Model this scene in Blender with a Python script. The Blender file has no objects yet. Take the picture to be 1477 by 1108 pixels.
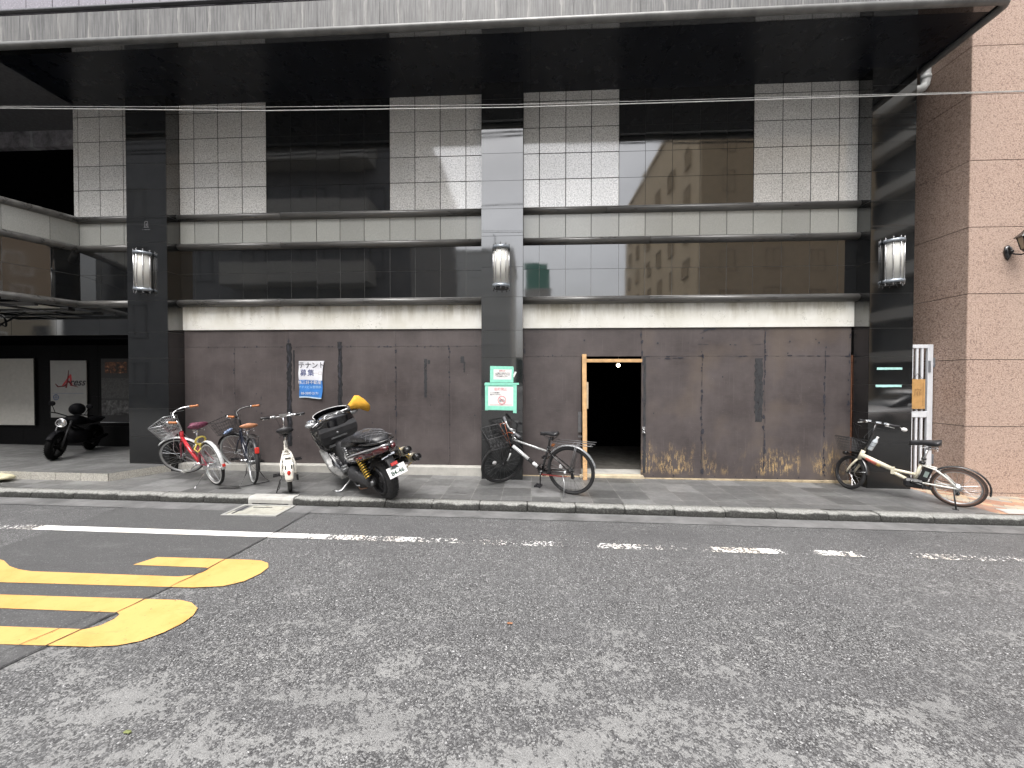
import bpy, bmesh, math, random
from mathutils import Vector, Matrix
from mathutils.geometry import tessellate_polygon
random.seed(7)
C = bpy.context.scene.collection
SL = -0.010                       # the street falls gently to the right
def gz(x): return SL * x
RD = -0.10                        # road level below the pavement
V = Vector

# ------------------------------------------------------------------ mesh builder
class MB:
    def __init__(s): s.v = []; s.f = []; s.mi = []; s.sm = []; s.rv = {}
    def add(s, vs, fs, mi=0, smooth=False, X=None):
        n = len(s.v)
        for p in vs:
            p = V(p)
            s.v.append(X @ p if X is not None else p)
        for f in fs:
            s.f.append([i + n for i in f]); s.mi.append(mi); s.sm.append(smooth)
    def box(s, x0, x1, y0, y1, z0, z1, mi=0, X=None, bev=0.0):
        if bev > 0:
            b = bev; vs = []; 
            for z, i in ((z0, b), (z0 + b, 0), (z1 - b, 0), (z1, b)):
                for (x, y) in ((x0 + b, y0), (x1 - b, y0), (x1, y0 + b), (x1, y1 - b), (x1 - b, y1), (x0 + b, y1), (x0, y1 - b), (x0, y0 + b)):
                    cx = min(max(x, x0 + i), x1 - i); cy = min(max(y, y0 + i), y1 - i)
                    vs.append((cx, cy, z))
            fs = [list(range(7, -1, -1)), list(range(24, 32))]
            for k in range(3):
                for j in range(8):
                    a = k * 8 + j; c = k * 8 + (j + 1) % 8
                    fs.append([a, c, c + 8, a + 8])
            s.add(vs, fs, mi, False, X); return
        s.add([(x0,y0,z0),(x1,y0,z0),(x1,y1,z0),(x0,y1,z0),(x0,y0,z1),(x1,y0,z1),(x1,y1,z1),(x0,y1,z1)],
              [(0,3,2,1),(4,5,6,7),(0,1,5,4),(1,2,6,5),(2,3,7,6),(3,0,4,7)], mi, False, X)
    def tube(s, pts, r, n=8, closed=False, cap=True, mi=0, X=None, flat=1.0):
        pts = [V(p) for p in pts]; m = len(pts)
        if m < 2: return
        rs = r if isinstance(r, (list, tuple)) else [r] * m
        T = []
        for i in range(m):
            if closed: t = pts[(i+1) % m] - pts[i-1]
            elif i == 0: t = pts[1] - pts[0]
            elif i == m-1: t = pts[-1] - pts[-2]
            else: t = (pts[i+1]-pts[i]).normalized() + (pts[i]-pts[i-1]).normalized()
            if t.length < 1e-9: t = V((0,0,1))
            T.append(t.normalized())
        up = V((0,0,1)) if abs(T[0].z) < .9 else V((1,0,0))
        nrm = (up - T[0]*up.dot(T[0])).normalized(); vs = []
        for i in range(m):
            nrm = nrm - T[i]*nrm.dot(T[i])
            nrm = nrm.normalized() if nrm.length > 1e-6 else T[i].orthogonal().normalized()
            b = T[i].cross(nrm)
            for k in range(n):
                a = 2*math.pi*k/n
                vs.append(pts[i] + (nrm*math.cos(a) + b*math.sin(a)*flat)*rs[i])
        fs = []
        for i in range(m if closed else m-1):
            j = (i+1) % m
            for k in range(n):
                l = (k+1) % n
                fs.append((i*n+k, i*n+l, j*n+l, j*n+k))
        if cap and not closed:
            fs.append(tuple(range(n-1,-1,-1))); fs.append(tuple((m-1)*n+k for k in range(n)))
        s.add(vs, fs, mi, n > 4, X)
    def cyl(s, p0, p1, r0, r1=None, n=16, mi=0, X=None):
        s.tube([p0, p1], [r0, r0 if r1 is None else r1], n, mi=mi, X=X)
    def ring(s, c, ax, R, r, n=40, m=8, mi=0, X=None, sx=1.0):
        # torus; sx squashes the section along the axle
        c = V(c); ax = V(ax).normalized(); u = ax.orthogonal().normalized(); w = ax.cross(u); vs = []; fs = []
        for i in range(n):
            a = 2*math.pi*i/n; d = u*math.cos(a)+w*math.sin(a)
            for k in range(m):
                b = 2*math.pi*k/m
                vs.append(c + d*(R + r*math.cos(b)) + ax*(r*sx*math.sin(b)))
        for i in range(n):
            for k in range(m):
                j = (i+1) % n; l = (k+1) % m
                fs.append((i*m+k, j*m+k, j*m+l, i*m+l))
        s.add(vs, fs, mi, True, X)
    def loft(s, secs, closed=True, cap=True, mi=0, smooth=True, X=None):
        n = len(secs[0]); vs = [p for q in secs for p in q]; fs = []
        for i in range(len(secs)-1):
            for k in range(n if closed else n-1):
                l = (k+1) % n
                fs.append((i*n+k, i*n+l, (i+1)*n+l, (i+1)*n+k))
        if cap and closed:
            fs.append(tuple(range(n-1,-1,-1))); fs.append(tuple((len(secs)-1)*n+k for k in range(n)))
        s.add(vs, fs, mi, smooth, X)
    def prism(s, poly, y0, y1, plane='xz', mi=0, X=None, smooth=False):
        # extrude a 2-D outline; plane 'xz' extrudes along y, 'xy' along z, 'yz' along x
        def P(a, b, c):
            return (a, c, b) if plane == 'xz' else (a, b, c) if plane == 'xy' else (c, a, b)
        n = len(poly); vs = [P(a, b, y0) for a, b in poly] + [P(a, b, y1) for a, b in poly]
        tri = tessellate_polygon([[V((a, b, 0)) for a, b in poly]])
        fs = [tuple(t) for t in tri] + [tuple(i+n for i in reversed(t)) for t in tri]
        s.add(vs, fs, mi, False, X)
        s.add(vs, [(i, (i+1) % n, (i+1) % n+n, i+n) for i in range(n)], mi, smooth, X)
    def sphere(s, c, r, n=16, m=10, mi=0, X=None, sc=(1,1,1)):
        vs = []; fs = []
        for i in range(m+1):
            t = math.pi*i/m
            for k in range(n):
                a = 2*math.pi*k/n
                vs.append((c[0]+r*sc[0]*math.sin(t)*math.cos(a), c[1]+r*sc[1]*math.sin(t)*math.sin(a), c[2]+r*sc[2]*math.cos(t)))
        for i in range(m):
            for k in range(n):
                l = (k+1) % n
                fs.append((i*n+k, (i+1)*n+k, (i+1)*n+l, i*n+l))
        s.add(vs, fs, mi, True, X)
    def quad(s, a, b, c, d, mi=0, X=None): s.add([a,b,c,d], [(0,1,2,3)], mi, False, X)
    def poly(s, pts, mi=0, X=None):
        tri = tessellate_polygon([[V(p) for p in pts]]); s.add(pts, [tuple(t) for t in tri], mi, False, X)
    def build(s, name, mats, parent=None, fix=True, bevel=0):
        me = bpy.data.meshes.new(name)
        vs = s.v
        if parent is not None and parent.get('_w'):
            o = V(parent['_w']); vs = [p - o for p in vs]
        me.from_pydata([tuple(p) for p in vs], [], s.f)
        if not isinstance(mats, (list, tuple)): mats = [mats]
        for m in mats: me.materials.append(m)
        me.polygons.foreach_set('material_index', s.mi)
        me.polygons.foreach_set('use_smooth', s.sm)
        me.update()
        if s.rv:
            at = me.attributes.new('tone', 'FLOAT', 'FACE'); at.data.foreach_set('value', [s.rv.get(i, .5) for i in range(len(s.f))])
        if fix:
            bm = bmesh.new(); bm.from_mesh(me)
            bmesh.ops.remove_doubles(bm, verts=bm.verts, dist=1e-6)
            bmesh.ops.recalc_face_normals(bm, faces=bm.faces); bm.to_mesh(me); bm.free()
        ob = bpy.data.objects.new(name, me); C.objects.link(ob)
        if parent is not None: ob.parent = parent
        if bevel:
            md = ob.modifiers.new('bevel', 'BEVEL'); md.width = bevel; md.segments = 2; md.limit_method = 'ANGLE'; md.angle_limit = math.radians(40)
        return ob

def thing(name, label, cat, loc=(0,0,0), rot=(0,0,0), group=None, world=False):
    o = bpy.data.objects.new(name, None); C.objects.link(o); o.empty_display_size = .1
    o.location = loc; o.rotation_euler = rot; o['label'] = label; o['category'] = cat
    if group: o['group'] = group
    if world: o['_w'] = [float(a) for a in loc]         # children are given in world metres
    return o
def tag(o, label, cat, group=None):
    o['label'] = label; o['category'] = cat
    if group: o['group'] = group
    return o
def struct(o, kind='structure'): o['kind'] = kind; return o

# ------------------------------------------------------------------ materials
def newmat(name):
    m = bpy.data.materials.new(name); m.use_nodes = True; nt = m.node_tree; nt.nodes.clear()
    out = nt.nodes.new('ShaderNodeOutputMaterial'); b = nt.nodes.new('ShaderNodeBsdfPrincipled')
    nt.links.new(b.outputs[0], out.inputs[0])
    return m, nt, b, out
class N:
    """tiny node helper"""
    def __init__(s, nt): s.nt = nt
    def n(s, t, **k):
        o = s.nt.nodes.new(t)
        for a, v in k.items(): setattr(o, a, v)
        return o
    def set(s, sock, v):
        if hasattr(v, 'is_linked') or isinstance(v, bpy.types.NodeSocket): s.nt.links.new(v, sock)
        else: sock.default_value = v
    def coord(s, sc=(1,1,1), which='Object'):
        t = s.n('ShaderNodeTexCoord'); m = s.n('ShaderNodeMapping'); m.inputs['Scale'].default_value = sc
        s.nt.links.new(t.outputs[which], m.inputs[0]); return m.outputs[0]
    def noise(s, vec, scale, detail=4, rough=.55, out=0):
        o = s.n('ShaderNodeTexNoise'); s.set(o.inputs['Vector'], vec); o.inputs['Scale'].default_value = scale
        o.inputs['Detail'].default_value = detail; o.inputs['Roughness'].default_value = rough; return o.outputs[out]
    def voro(s, vec, scale, out='Distance', feature='F1'):
        o = s.n('ShaderNodeTexVoronoi', feature=feature); s.set(o.inputs['Vector'], vec); o.inputs['Scale'].default_value = scale; return o.outputs[out]
    def ramp(s, fac, stops, interp='LINEAR'):
        o = s.n('ShaderNodeValToRGB'); s.set(o.inputs[0], fac); cr = o.color_ramp; cr.interpolation = interp
        while len(cr.elements) < len(stops): cr.elements.new(.5)
        for e, (p, c) in zip(cr.elements, stops):
            e.position = p; e.color = (c, c, c, 1) if not isinstance(c, tuple) else (*c, 1)
        return o.outputs[0]
    def mix(s, fac, a, b, mode='MIX'):
        o = s.n('ShaderNodeMix', data_type='RGBA', blend_type=mode)
        s.set(o.inputs[0], fac)
        for sock, v in ((o.inputs[6], a), (o.inputs[7], b)):
            s.set(sock, (*v, 1) if isinstance(v, tuple) and len(v) == 3 else v)
        return o.outputs[2]
    def math(s, op, a, b=0.0, clamp=False):
        o = s.n('ShaderNodeMath', operation=op, use_clamp=clamp); s.set(o.inputs[0], a); s.set(o.inputs[1], b); return o.outputs[0]
    def sep(s, vec):
        o = s.n('ShaderNodeSeparateXYZ'); s.set(o.inputs[0], vec); return o.outputs
    def bump(s, h, strength, dist, normal=None):
        o = s.n('ShaderNodeBump'); o.inputs['Strength'].default_value = strength; o.inputs['Distance'].default_value = dist
        s.set(o.inputs['Height'], h)
        if normal is not None: s.set(o.inputs['Normal'], normal)
        return o.outputs[0]
    def tone(s):
        o = s.n('ShaderNodeAttribute', attribute_name='tone'); return o.outputs['Fac']
    def rng(s, v, a, b, c=0.0, d=1.0):
        o = s.n('ShaderNodeMapRange'); s.set(o.inputs[0], v)
        for i, x in enumerate((a, b, c, d)): o.inputs[i+1].default_value = x
        return o.outputs[0]
_cache = {}
def mat(name, col, rough=.5, metal=0.0, var=.18, scale=14, bump=0.0, bscale=90, ior=1.5, coat=0.0, rvar=.25, dirt=None, emit=0.0, trans=0.0):
    if name in _cache: return _cache[name]
    m, nt, b, out = newmat(name); q = N(nt); co = q.coord()
    f = q.noise(co, scale, 5, .6)
    lo = tuple(c*(1-var) for c in col); hi = tuple(min(1, c*(1+var)) for c in col)
    c = q.mix(q.rng(f, .3, .7), lo, hi)
    if dirt:
        g = q.noise(co, dirt[1], 6, .7); c = q.mix(q.rng(g, dirt[2], dirt[2]+.15, 0, dirt[3]), c, dirt[0])
    q.set(b.inputs['Base Color'], c)
    f2 = q.noise(co, scale*2.3, 4, .6)
    q.set(b.inputs['Roughness'], q.rng(f2, .3, .7, max(.02, rough*(1-rvar)), min(1, rough*(1+rvar))))
    b.inputs['Metallic'].default_value = metal; b.inputs['IOR'].default_value = ior
    b.inputs['Coat Weight'].default_value = coat; b.inputs['Coat Roughness'].default_value = .08
    if trans: b.inputs['Transmission Weight'].default_value = trans
    if emit:
        b.inputs['Emission Strength'].default_value = emit; b.inputs['Emission Color'].default_value = (*col, 1)
    if bump: q.set(b.inputs['Normal'], q.bump(q.noise(co, bscale, 4, .6), bump, .01))
    _cache[name] = m; return m

def m_black_granite():
    m, nt, b, o = newmat('polished_black_granite'); q = N(nt); co = q.coord()
    sp = q.noise(co, 170, 2, .5); n2 = q.noise(co, 2.2, 5, .65)
    c = q.mix(q.rng(sp, .45, .75), (.005,.0055,.006), (.020,.021,.022))
    c = q.mix(q.rng(n2, .5, .75, 0, .5), c, (.022,.022,.020))
    q.set(b.inputs['Base Color'], c)
    z = q.sep(co)[2]; q.set(b.inputs['Roughness'], q.math('ADD', q.rng(n2, .3, .75, .02, .07), q.rng(z, .15, 1.15, .22, 0)))
    q.set(b.inputs['IOR'], q.rng(z, .3, 1.7, 1.55, 2.4))
    q.set(b.inputs['Normal'], q.bump(q.noise(co, 2.6, 2, .4), .022, .012))
    return m
def m_white_granite():
    m, nt, b, o = newmat('speckled_white_granite'); q = N(nt); co = q.coord()
    v = q.voro(co, 88, 'Color'); s = q.sep(v)[0]; n = q.noise(co, 48, 3, .75); big = q.noise(co, 1.7, 3, .5)
    c = q.ramp(s, [(0,.30), (.10,.46), (.30,.68), (.6,.82), (1,.90)])
    c = q.mix(.6, c, q.ramp(n, [(.38,.24), (.48,.66), (.60,.90)]))
    c = q.mix(1.0, c, (1.0,.99,.96), 'MULTIPLY'); c = q.mix(1.0, c, q.ramp(q.tone(), [(0,.84),(1,1.0)]), 'MULTIPLY')
    c = q.mix(q.rng(big, .35, .7, 0, .22), c, (.40,.40,.37))
    q.set(b.inputs['Base Color'], c)
    q.set(b.inputs['Roughness'], q.rng(n, .3, .7, .04, .09)); b.inputs['IOR'].default_value = 2.2
    q.set(b.inputs['Normal'], q.bump(q.noise(co, 2.6, 2, .4), .03, .012))
    return m
def m_band_granite():
    m, nt, b, o = newmat('grey_band_granite'); q = N(nt); co = q.coord()
    n = q.noise(co, 130, 3, .6); big = q.noise(co, 1.1, 4, .6)
    c = q.ramp(n, [(.3,(.24,.245,.23)), (.5,(.33,.335,.315)), (.7,(.42,.42,.39))])
    c = q.mix(q.rng(big,.35,.7,0,.4), c, (.27,.275,.25)); c = q.mix(1.0, c, q.ramp(q.tone(), [(0,.86),(1,1.08)]), 'MULTIPLY')
    q.set(b.inputs['Base Color'], c); b.inputs['Roughness'].default_value = .22; b.inputs['IOR'].default_value = 1.7
    return m
def m_moulding():
    m, nt, b, o = newmat('dark_moulding_stone'); q = N(nt); co = q.coord((.15,1,1)); n = q.noise(co, 9, 5, .6)
    q.set(b.inputs['Base Color'], q.mix(q.rng(n,.4,.75), (.06,.058,.055), (.125,.122,.114)))
    q.set(b.inputs['Roughness'], q.rng(n,.3,.7,.22,.42)); b.inputs['IOR'].default_value = 1.7
    return m
def m_fascia():
    m, nt, b, o = newmat('streaked_fascia_concrete'); q = N(nt)
    fine = q.noise(q.coord((55,1,2.2)), 1, 4, .7); wide = q.noise(q.coord((3.2,1,.35)), 1, 4, .6); blot = q.noise(q.coord((5,1,5)), 1, 5, .65)
    c = q.ramp(fine, [(.30,.045), (.46,.095), (.56,.135), (.75,.19)])
    c = q.mix(q.rng(wide,.5,.72,0,.55), c, (.20,.198,.19))
    fx = q.math('FRACT', q.math('MULTIPLY', q.math('ADD', q.sep(q.coord())[0], q.math('MULTIPLY', q.noise(q.coord((2,1,1.5)), 1.5, 3, .6), .12)), 1/.435))
    c = q.mix(q.math('MULTIPLY', q.rng(fx,.0,.13,.85,0), q.rng(fine,.40,.58,.35,1)), c, (.30,.295,.28))
    c = q.mix(q.rng(blot,.55,.75,0,.5), c, (.06,.06,.058))
    q.set(b.inputs['Base Color'], c); b.inputs['Roughness'].default_value = .6
    q.set(b.inputs['Normal'], q.bump(fine,.3,.004))
    return m
def m_frieze():
    m, nt, b, o = newmat('stained_offwhite_render'); q = N(nt); co = q.coord()
    n = q.noise(co, 1.6, 5, .6); st = q.noise(q.coord((4.5,1,.7)), 1.4, 5, .65); cr = q.voro(q.noise(co, 1.2, 4, .6, 1), 2.6, 'Distance', 'DISTANCE_TO_EDGE')
    z = q.sep(q.coord())[2]
    c = q.mix(q.rng(n,.35,.68), (.60,.59,.53), (.74,.735,.70))
    top = q.math('MULTIPLY', q.rng(z, 2.52, 2.84, 0, 1), q.rng(st,.44,.62,0,1))
    c = q.mix(q.math('MULTIPLY', top, .75), c, (.33,.30,.22))
    c = q.mix(q.rng(st,.62,.75,0,.5), c, (.42,.40,.33))
    c = q.mix(q.rng(cr, 0, .006, .55, 0), c, (.25,.24,.2))
    q.set(b.inputs['Base Color'], c); b.inputs['Roughness'].default_value = .8
    q.set(b.inputs['Normal'], q.bump(q.noise(co,40,4,.6),.15,.01))
    return m
def m_ply(scuff=False):
    m, nt, b, o = newmat('scuffed_form_plywood' if scuff else 'form_plywood'); q = N(nt); co = q.coord()
    n = q.noise(co, 1.3, 6, .65); fi = q.noise(q.coord((3,1,28)), 2, 4, .7); bl = q.noise(co, 5, 6, .7)
    c = q.mix(q.rng(n,.33,.68), (.050,.041,.041), (.102,.086,.084))
    c = q.mix(q.rng(fi,.5,.8,0,.35), c, (.115,.10,.096))
    c = q.mix(q.rng(bl,.60,.78,0,.45), c, (.055,.052,.055))
    ws = q.noise(q.coord((9,1,9)), 2.2, 5, .75); c = q.mix(q.rng(ws,.66,.72,0,.5), c, (.20,.18,.17))
    vs = q.noise(q.coord((46,1,1.1)), 1, 4, .7); c = q.mix(q.rng(vs,.60,.70,0,.5), c, (.135,.118,.113)); c = q.mix(q.rng(vs,.40,.30,0,.5), c, (.05,.043,.043))
    sp = q.noise(co, 75, 2, .5); c = q.mix(q.rng(sp,.73,.76,0,.8), c, (.30,.28,.26))
    if scuff:
        z = q.sep(co)[2]; x = q.sep(co)[0]
        c = q.mix(q.math('MULTIPLY', q.rng(q.noise(co, 1.1, 3, .5),.5,.64), .35), c, (.15,.115,.085))
        hz = q.math('ADD', z, q.math('MULTIPLY', q.math('SUBTRACT', q.noise(q.coord((5,1,.2)), 1.3, 5, .7), .5), -1.1)); ban = q.math('MULTIPLY', q.rng(z,.03,.13), q.rng(hz,.20,.52,1,0))
        gr = q.math('ADD', q.math('MULTIPLY', q.noise(q.coord((36,1,7)), 1, 6, .8), .65), q.math('MULTIPLY', q.noise(q.coord((9,1,6)), 1, 4, .7), .35)); big = q.noise(q.coord((1.7,1,.4)), 1.4, 2, .5)
        k = q.math('MULTIPLY', ban, q.math('MULTIPLY', q.rng(gr,.495,.545), q.rng(big,.44,.54)))
        c = q.mix(k, c, q.mix(q.rng(q.noise(co, 60, 3, .7),.4,.6), (.30,.18,.075), (.48,.36,.19)))
        sc = q.math('MULTIPLY', q.rng(q.noise(q.coord((60,1,7)), 1, 4, .7),.70,.73), q.rng(z,.3,1.3,.9,0))
        c = q.mix(sc, c, (.42,.36,.28))
    q.set(b.inputs['Base Color'], c); q.set(b.inputs['Roughness'], q.rng(n,.3,.7,.42,.62))
    q.set(b.inputs['Normal'], q.bump(fi,.12,.004))
    return m
def m_tar(lo=(.006,.0065,.008), hi=(.020,.021,.024), nm='black_tape_smear'):
    m, nt, b, o = newmat(nm); q = N(nt)
    n = q.noise(q.coord((16,1,7)), 1, 6, .75)
    q.set(b.inputs['Base Color'], q.mix(q.rng(n,.35,.65), lo, hi))
    b.inputs['Roughness'].default_value = .5
    t = q.n('ShaderNodeBsdfTransparent'); mx = q.n('ShaderNodeMixShader')
    q.set(mx.inputs[0], q.rng(n,.36,.42)); nt.links.new(t.outputs[0], mx.inputs[1]); nt.links.new(b.outputs[0], mx.inputs[2]); nt.links.new(mx.outputs[0], o.inputs[0])
    return m
def m_asphalt(kind='coarse'):
    m, nt, b, o = newmat('asphalt_'+kind); q = N(nt); co = q.coord()
    fine = kind == 'fine'
    wob = q.mix(.02, co, q.noise(co, 30, 3, .6, 1))
    st = q.voro(wob, 150 if fine else 118, 'Color'); g = q.sep(st)[0]; ed = q.voro(wob, 150 if fine else 118, 'Distance')
    gap = q.rng(ed, .42, .72, 0, 1)
    big = q.noise(co, .55, 5, .6); mid = q.noise(co, 2.4, 6, .68); sm = q.noise(co, 11, 5, .7)
    if fine:
        c = q.ramp(g, [(0,.062), (.5,.080), (.86,.100), (.95,.15), (1,.22)]); pl = q.noise(q.coord((1,3,1)), 1.6, 5, .7); c = q.mix(q.rng(pl,.56,.70,0,.5), c, (.17,.17,.168)); c = q.mix(q.rng(pl,.44,.3,0,.4), c, (.045,.045,.046))
        c = q.mix(q.math('MULTIPLY', gap, .5), c, (.040,.040,.043))
    else:
        c = q.ramp(g, [(0,.046), (.35,.095), (.6,.155), (.88,.225), (.96,.31), (1,.55)])
        c = q.mix(q.math('MULTIPLY', gap, .95), c, (.020,.020,.021))
        c = q.mix(q.rng(sm,.42,.66,0,.45), c, (.115,.115,.117))
        y = q.sep(co)[1]
        x = q.sep(co)[0]; xs2 = q.noise(q.coord((1,2.2,1)), 2.0, 4, .6)
        mk = q.math('ADD', q.math('ADD', q.math('MULTIPLY', xs2, .85), q.math('MULTIPLY', q.math('SUBTRACT', g, .5), .16)), q.math('MULTIPLY', q.math('SUBTRACT', q.noise(co, 21, 5, .75), .5), 1.05))
        mk = q.math('ADD', mk, q.rng(y, 1.7, 3.0, .03, -.17))
        far = q.math('MULTIPLY', q.rng(x, 2.3, 3.6), q.math('MULTIPLY', q.rng(y, 2.9, 3.25), q.rng(y, 3.5, 3.85, 1, 0))); mk = q.math('ADD', mk, q.math('MULTIPLY', far, .13))
        smooth = q.rng(mk,.41,.49,0,.8)   # mortar-filled worn patches
        c = q.mix(smooth, c, q.mix(q.rng(sm,.3,.7), (.20,.20,.197), (.265,.265,.26)))
        dk = q.noise(q.coord((1,.8,1)), .9, 4, .6); c = q.mix(q.rng(dk,.56,.72,0,.5), c, (.06,.06,.062)); c = q.mix(q.math('MULTIPLY', q.rng(y,3.8,4.25,0,.42), q.rng(q.noise(q.coord((.6,1,1)), 1.3, 3, .5),.35,.6,.5,1)), c, (.055,.055,.057))
        tl = q.noise(q.coord((.35,3.0,1)), 1.2, 3, .5); c = q.mix(q.rng(tl,.45,.7,0,.3), c, (.075,.075,.077))
    c = q.mix(q.rng(big,.35,.7,0,.25), c, (.07,.07,.072) if fine else (.12,.12,.122))
    q.set(b.inputs['Base Color'], c)
    q.set(b.inputs['Roughness'], q.rng(g,0,1,.55,.85)); b.inputs['IOR'].default_value = 1.45
    q.set(b.inputs['Normal'], q.bump(q.math('ADD', q.math('MULTIPLY', ed, -1.0), q.math('MULTIPLY', sm, .5)), .32 if not fine else .2, .008))
    return m
def m_paint(name, col, wornx=None):
    m, nt, b, o = newmat(name); q = N(nt); co = q.coord()
    n = q.noise(co, 3, 6, .7); f = q.noise(co, 42, 4, .7); mid = q.noise(q.coord((3.4,1,1)), 3.1, 5, .7)
    c = q.mix(q.rng(n,.47,.70,0,.65), col, (col[0]*.92, col[1]*.72, col[2]*.5)); c = q.mix(q.rng(q.noise(q.coord((1.2,5,1)), 2.2, 5, .75),.58,.70,0,.4), c, tuple(a*.55+.02 for a in col))
    c = q.mix(q.rng(q.noise(co, 17, 6, .8),.60,.72,0,.45), c, tuple(a*.45+.03 for a in col))
    q.set(b.inputs['Base Color'], c); b.inputs['Roughness'].default_value = .6
    q.set(b.inputs['Normal'], q.bump(f,.25,.006))
    t = q.n('ShaderNodeBsdfTransparent'); mx = q.n('ShaderNodeMixShader')
    if wornx is None:
        cov = q.rng(q.noise(co, 26, 5, .75), .665, .69, 1, 0)
    else:
        x = q.sep(co)[0]
        r = q.n('ShaderNodeValToRGB'); q.set(r.inputs[0], q.rng(x, -8, 8)); cr = r.color_ramp
        stops = wornx
        while len(cr.elements) < len(stops): cr.elements.new(.5)
        for e, (p, a) in zip(cr.elements, stops): e.position = (p+8)/16; e.color = (a,a,a,1)
        tot = q.math('ADD', q.math('MULTIPLY', f, .6), q.math('MULTIPLY', mid, .4))
        cov = q.rng(q.math('SUBTRACT', r.outputs[0], tot), -.01, .02, 0, 1)
    q.set(mx.inputs[0], cov); nt.links.new(t.outputs[0], mx.inputs[1]); nt.links.new(b.outputs[0], mx.inputs[2]); nt.links.new(mx.outputs[0], o.inputs[0])
    return m
def m_tiles(name, size, ramp, mortar, off=.0, msize=.008, rough=(.4,.6), rot=0):
    m, nt, b, o = newmat(name); q = N(nt); co = q.coord()
    br = q.n('ShaderNodeTexBrick'); br.offset = off; br.squash = 1.0
    mp = q.n('ShaderNodeMapping'); mp.inputs['Rotation'].default_value = (0,0,rot); q.set(mp.inputs[0], co)
    q.set(br.inputs['Vector'], mp.outputs[0]); br.inputs['Scale'].default_value = 1.0
    br.inputs['Brick Width'].default_value = size[0]; br.inputs['Row Height'].default_value = size[1]
    br.inputs['Mortar Size'].default_value = msize; br.inputs['Mortar Smooth'].default_value = .2
    br.inputs['Color1'].default_value = (0,0,0,1); br.inputs['Color2'].default_value = (1,1,1,1); br.inputs['Mortar'].default_value = (.5,.5,.5,1)
    c = q.ramp(br.outputs['Color'], ramp)
    n = q.noise(co, 5, 6, .7); w = q.noise(q.coord((1,2.5,1)), 1.3, 5, .6)
    c = q.mix(q.rng(n,.35,.75,0,.4), c, (.07,.072,.07)); c = q.mix(q.rng(w,.52,.72,0,.5), c, (.19,.195,.19))
    c = q.mix(q.rng(q.noise(co, 90, 3, .7),.5,.8,0,.3), c, (.22,.22,.21))
    c = q.mix(br.outputs['Fac'], c, q.mix(q.rng(n,.4,.6), mortar, tuple(a*.5 for a in mortar)))
    q.set(b.inputs['Base Color'], c); q.set(b.inputs['Roughness'], q.rng(n,.3,.7,*rough))
    q.set(b.inputs['Normal'], q.bump(q.math('SUBTRACT', q.math('MULTIPLY', n, .3), br.outputs['Fac']), .25, .004))
    return m
def m_kerb():
    m, nt, b, o = newmat('weathered_kerb_stone'); q = N(nt); co = q.coord()
    n = q.noise(co, 45, 4, .7); mo = q.noise(q.coord((3,3,3)), 1.6, 6, .75)
    c = q.mix(q.rng(n,.35,.65), (.15,.15,.14), (.30,.30,.285))
    xyz = q.sep(co); z = q.math('ADD', q.math('ADD', xyz[2], q.math('MULTIPLY', xyz[0], .010)), q.math('MULTIPLY', q.math('SUBTRACT', mo, .5), .10))
    # moss and tyre black cling to the upright face
    c = q.mix(q.math('MULTIPLY', q.rng(z,-.030,-.012,1,0), q.rng(n,.25,.5,.6,1)), c, (.020,.020,.018))
    c = q.mix(q.rng(mo,.58,.75,0,.5), c, (.08,.08,.07))
    q.set(b.inputs['Base Color'], c); b.inputs['Roughness'].default_value = .85
    q.set(b.inputs['Normal'], q.bump(n,.4,.01))
    return m
def m_pink_granite():
    m, nt, b, o = newmat('hammered_pink_granite'); q = N(nt); co = q.coord()
    g = q.noise(q.coord((1,1,1.5)), 52, 4, .65); v = q.sep(q.voro(co, 60, 'Color'))[0]; big = q.noise(co, .9, 4, .6)
    c = q.ramp(g, [(.33,(.11,.068,.052)), (.42,(.335,.232,.182)), (.55,(.45,.33,.268)), (.72,(.57,.445,.37))])
    c = q.mix(q.math('MULTIPLY', q.rng(v,.8,.86), .5), c, (.13,.08,.065))
    c = q.mix(q.rng(big,.4,.7,0,.35), c, (.46,.355,.29))
    q.set(b.inputs['Base Color'], c); b.inputs['Roughness'].default_value = .8
    q.set(b.inputs['Normal'], q.bump(g,.8,.012))
    return m
def m_recess_concrete():
    m, nt, b, o = newmat('mottled_dark_concrete'); q = N(nt); co = q.coord()
    n = q.noise(co, 3, 7, .75); st = q.noise(q.coord((5,1,.25)), 1, 4, .6)
    c = q.mix(q.rng(n,.35,.68), (.10,.095,.105), (.40,.385,.41)); c = q.mix(q.rng(st,.62,.70,0,.6), c, (.55,.57,.6))
    q.set(b.inputs['Base Color'], c); b.inputs['Roughness'].default_value = .8
    return m
BG = m_black_granite(); WG = m_white_granite(); WB = m_band_granite(); MO = m_moulding(); FA = m_fascia(); FR = m_frieze()
PLY = m_ply(); PLS = m_ply(True); TAR = m_tar(); TARG = m_tar((.022,.023,.026), (.045,.046,.05), 'grey_tape_smear'); PG = m_pink_granite(); KS = m_kerb()
GROUT = mat('grey_grout', (.17,.17,.165), .8); GROUTD = mat('dark_grout', (.035,.035,.033), .9)
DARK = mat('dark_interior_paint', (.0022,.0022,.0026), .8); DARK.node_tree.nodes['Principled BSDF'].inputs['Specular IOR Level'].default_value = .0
CONC = mat('pale_concrete', (.40,.39,.36), .8, scale=6, bump=.2, dirt=((.2,.19,.17), 3, .55, .5))
GUT = mat('smooth_gutter_concrete', (.135,.135,.135), .7, scale=3, var=.3, dirt=((.06,.06,.06), 2.2, .5, .6))
STEEL = mat('chromed_steel', (.62,.62,.63), .22, 1.0); BRUSH = mat('brushed_alloy', (.52,.53,.54), .38, 1.0)
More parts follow.
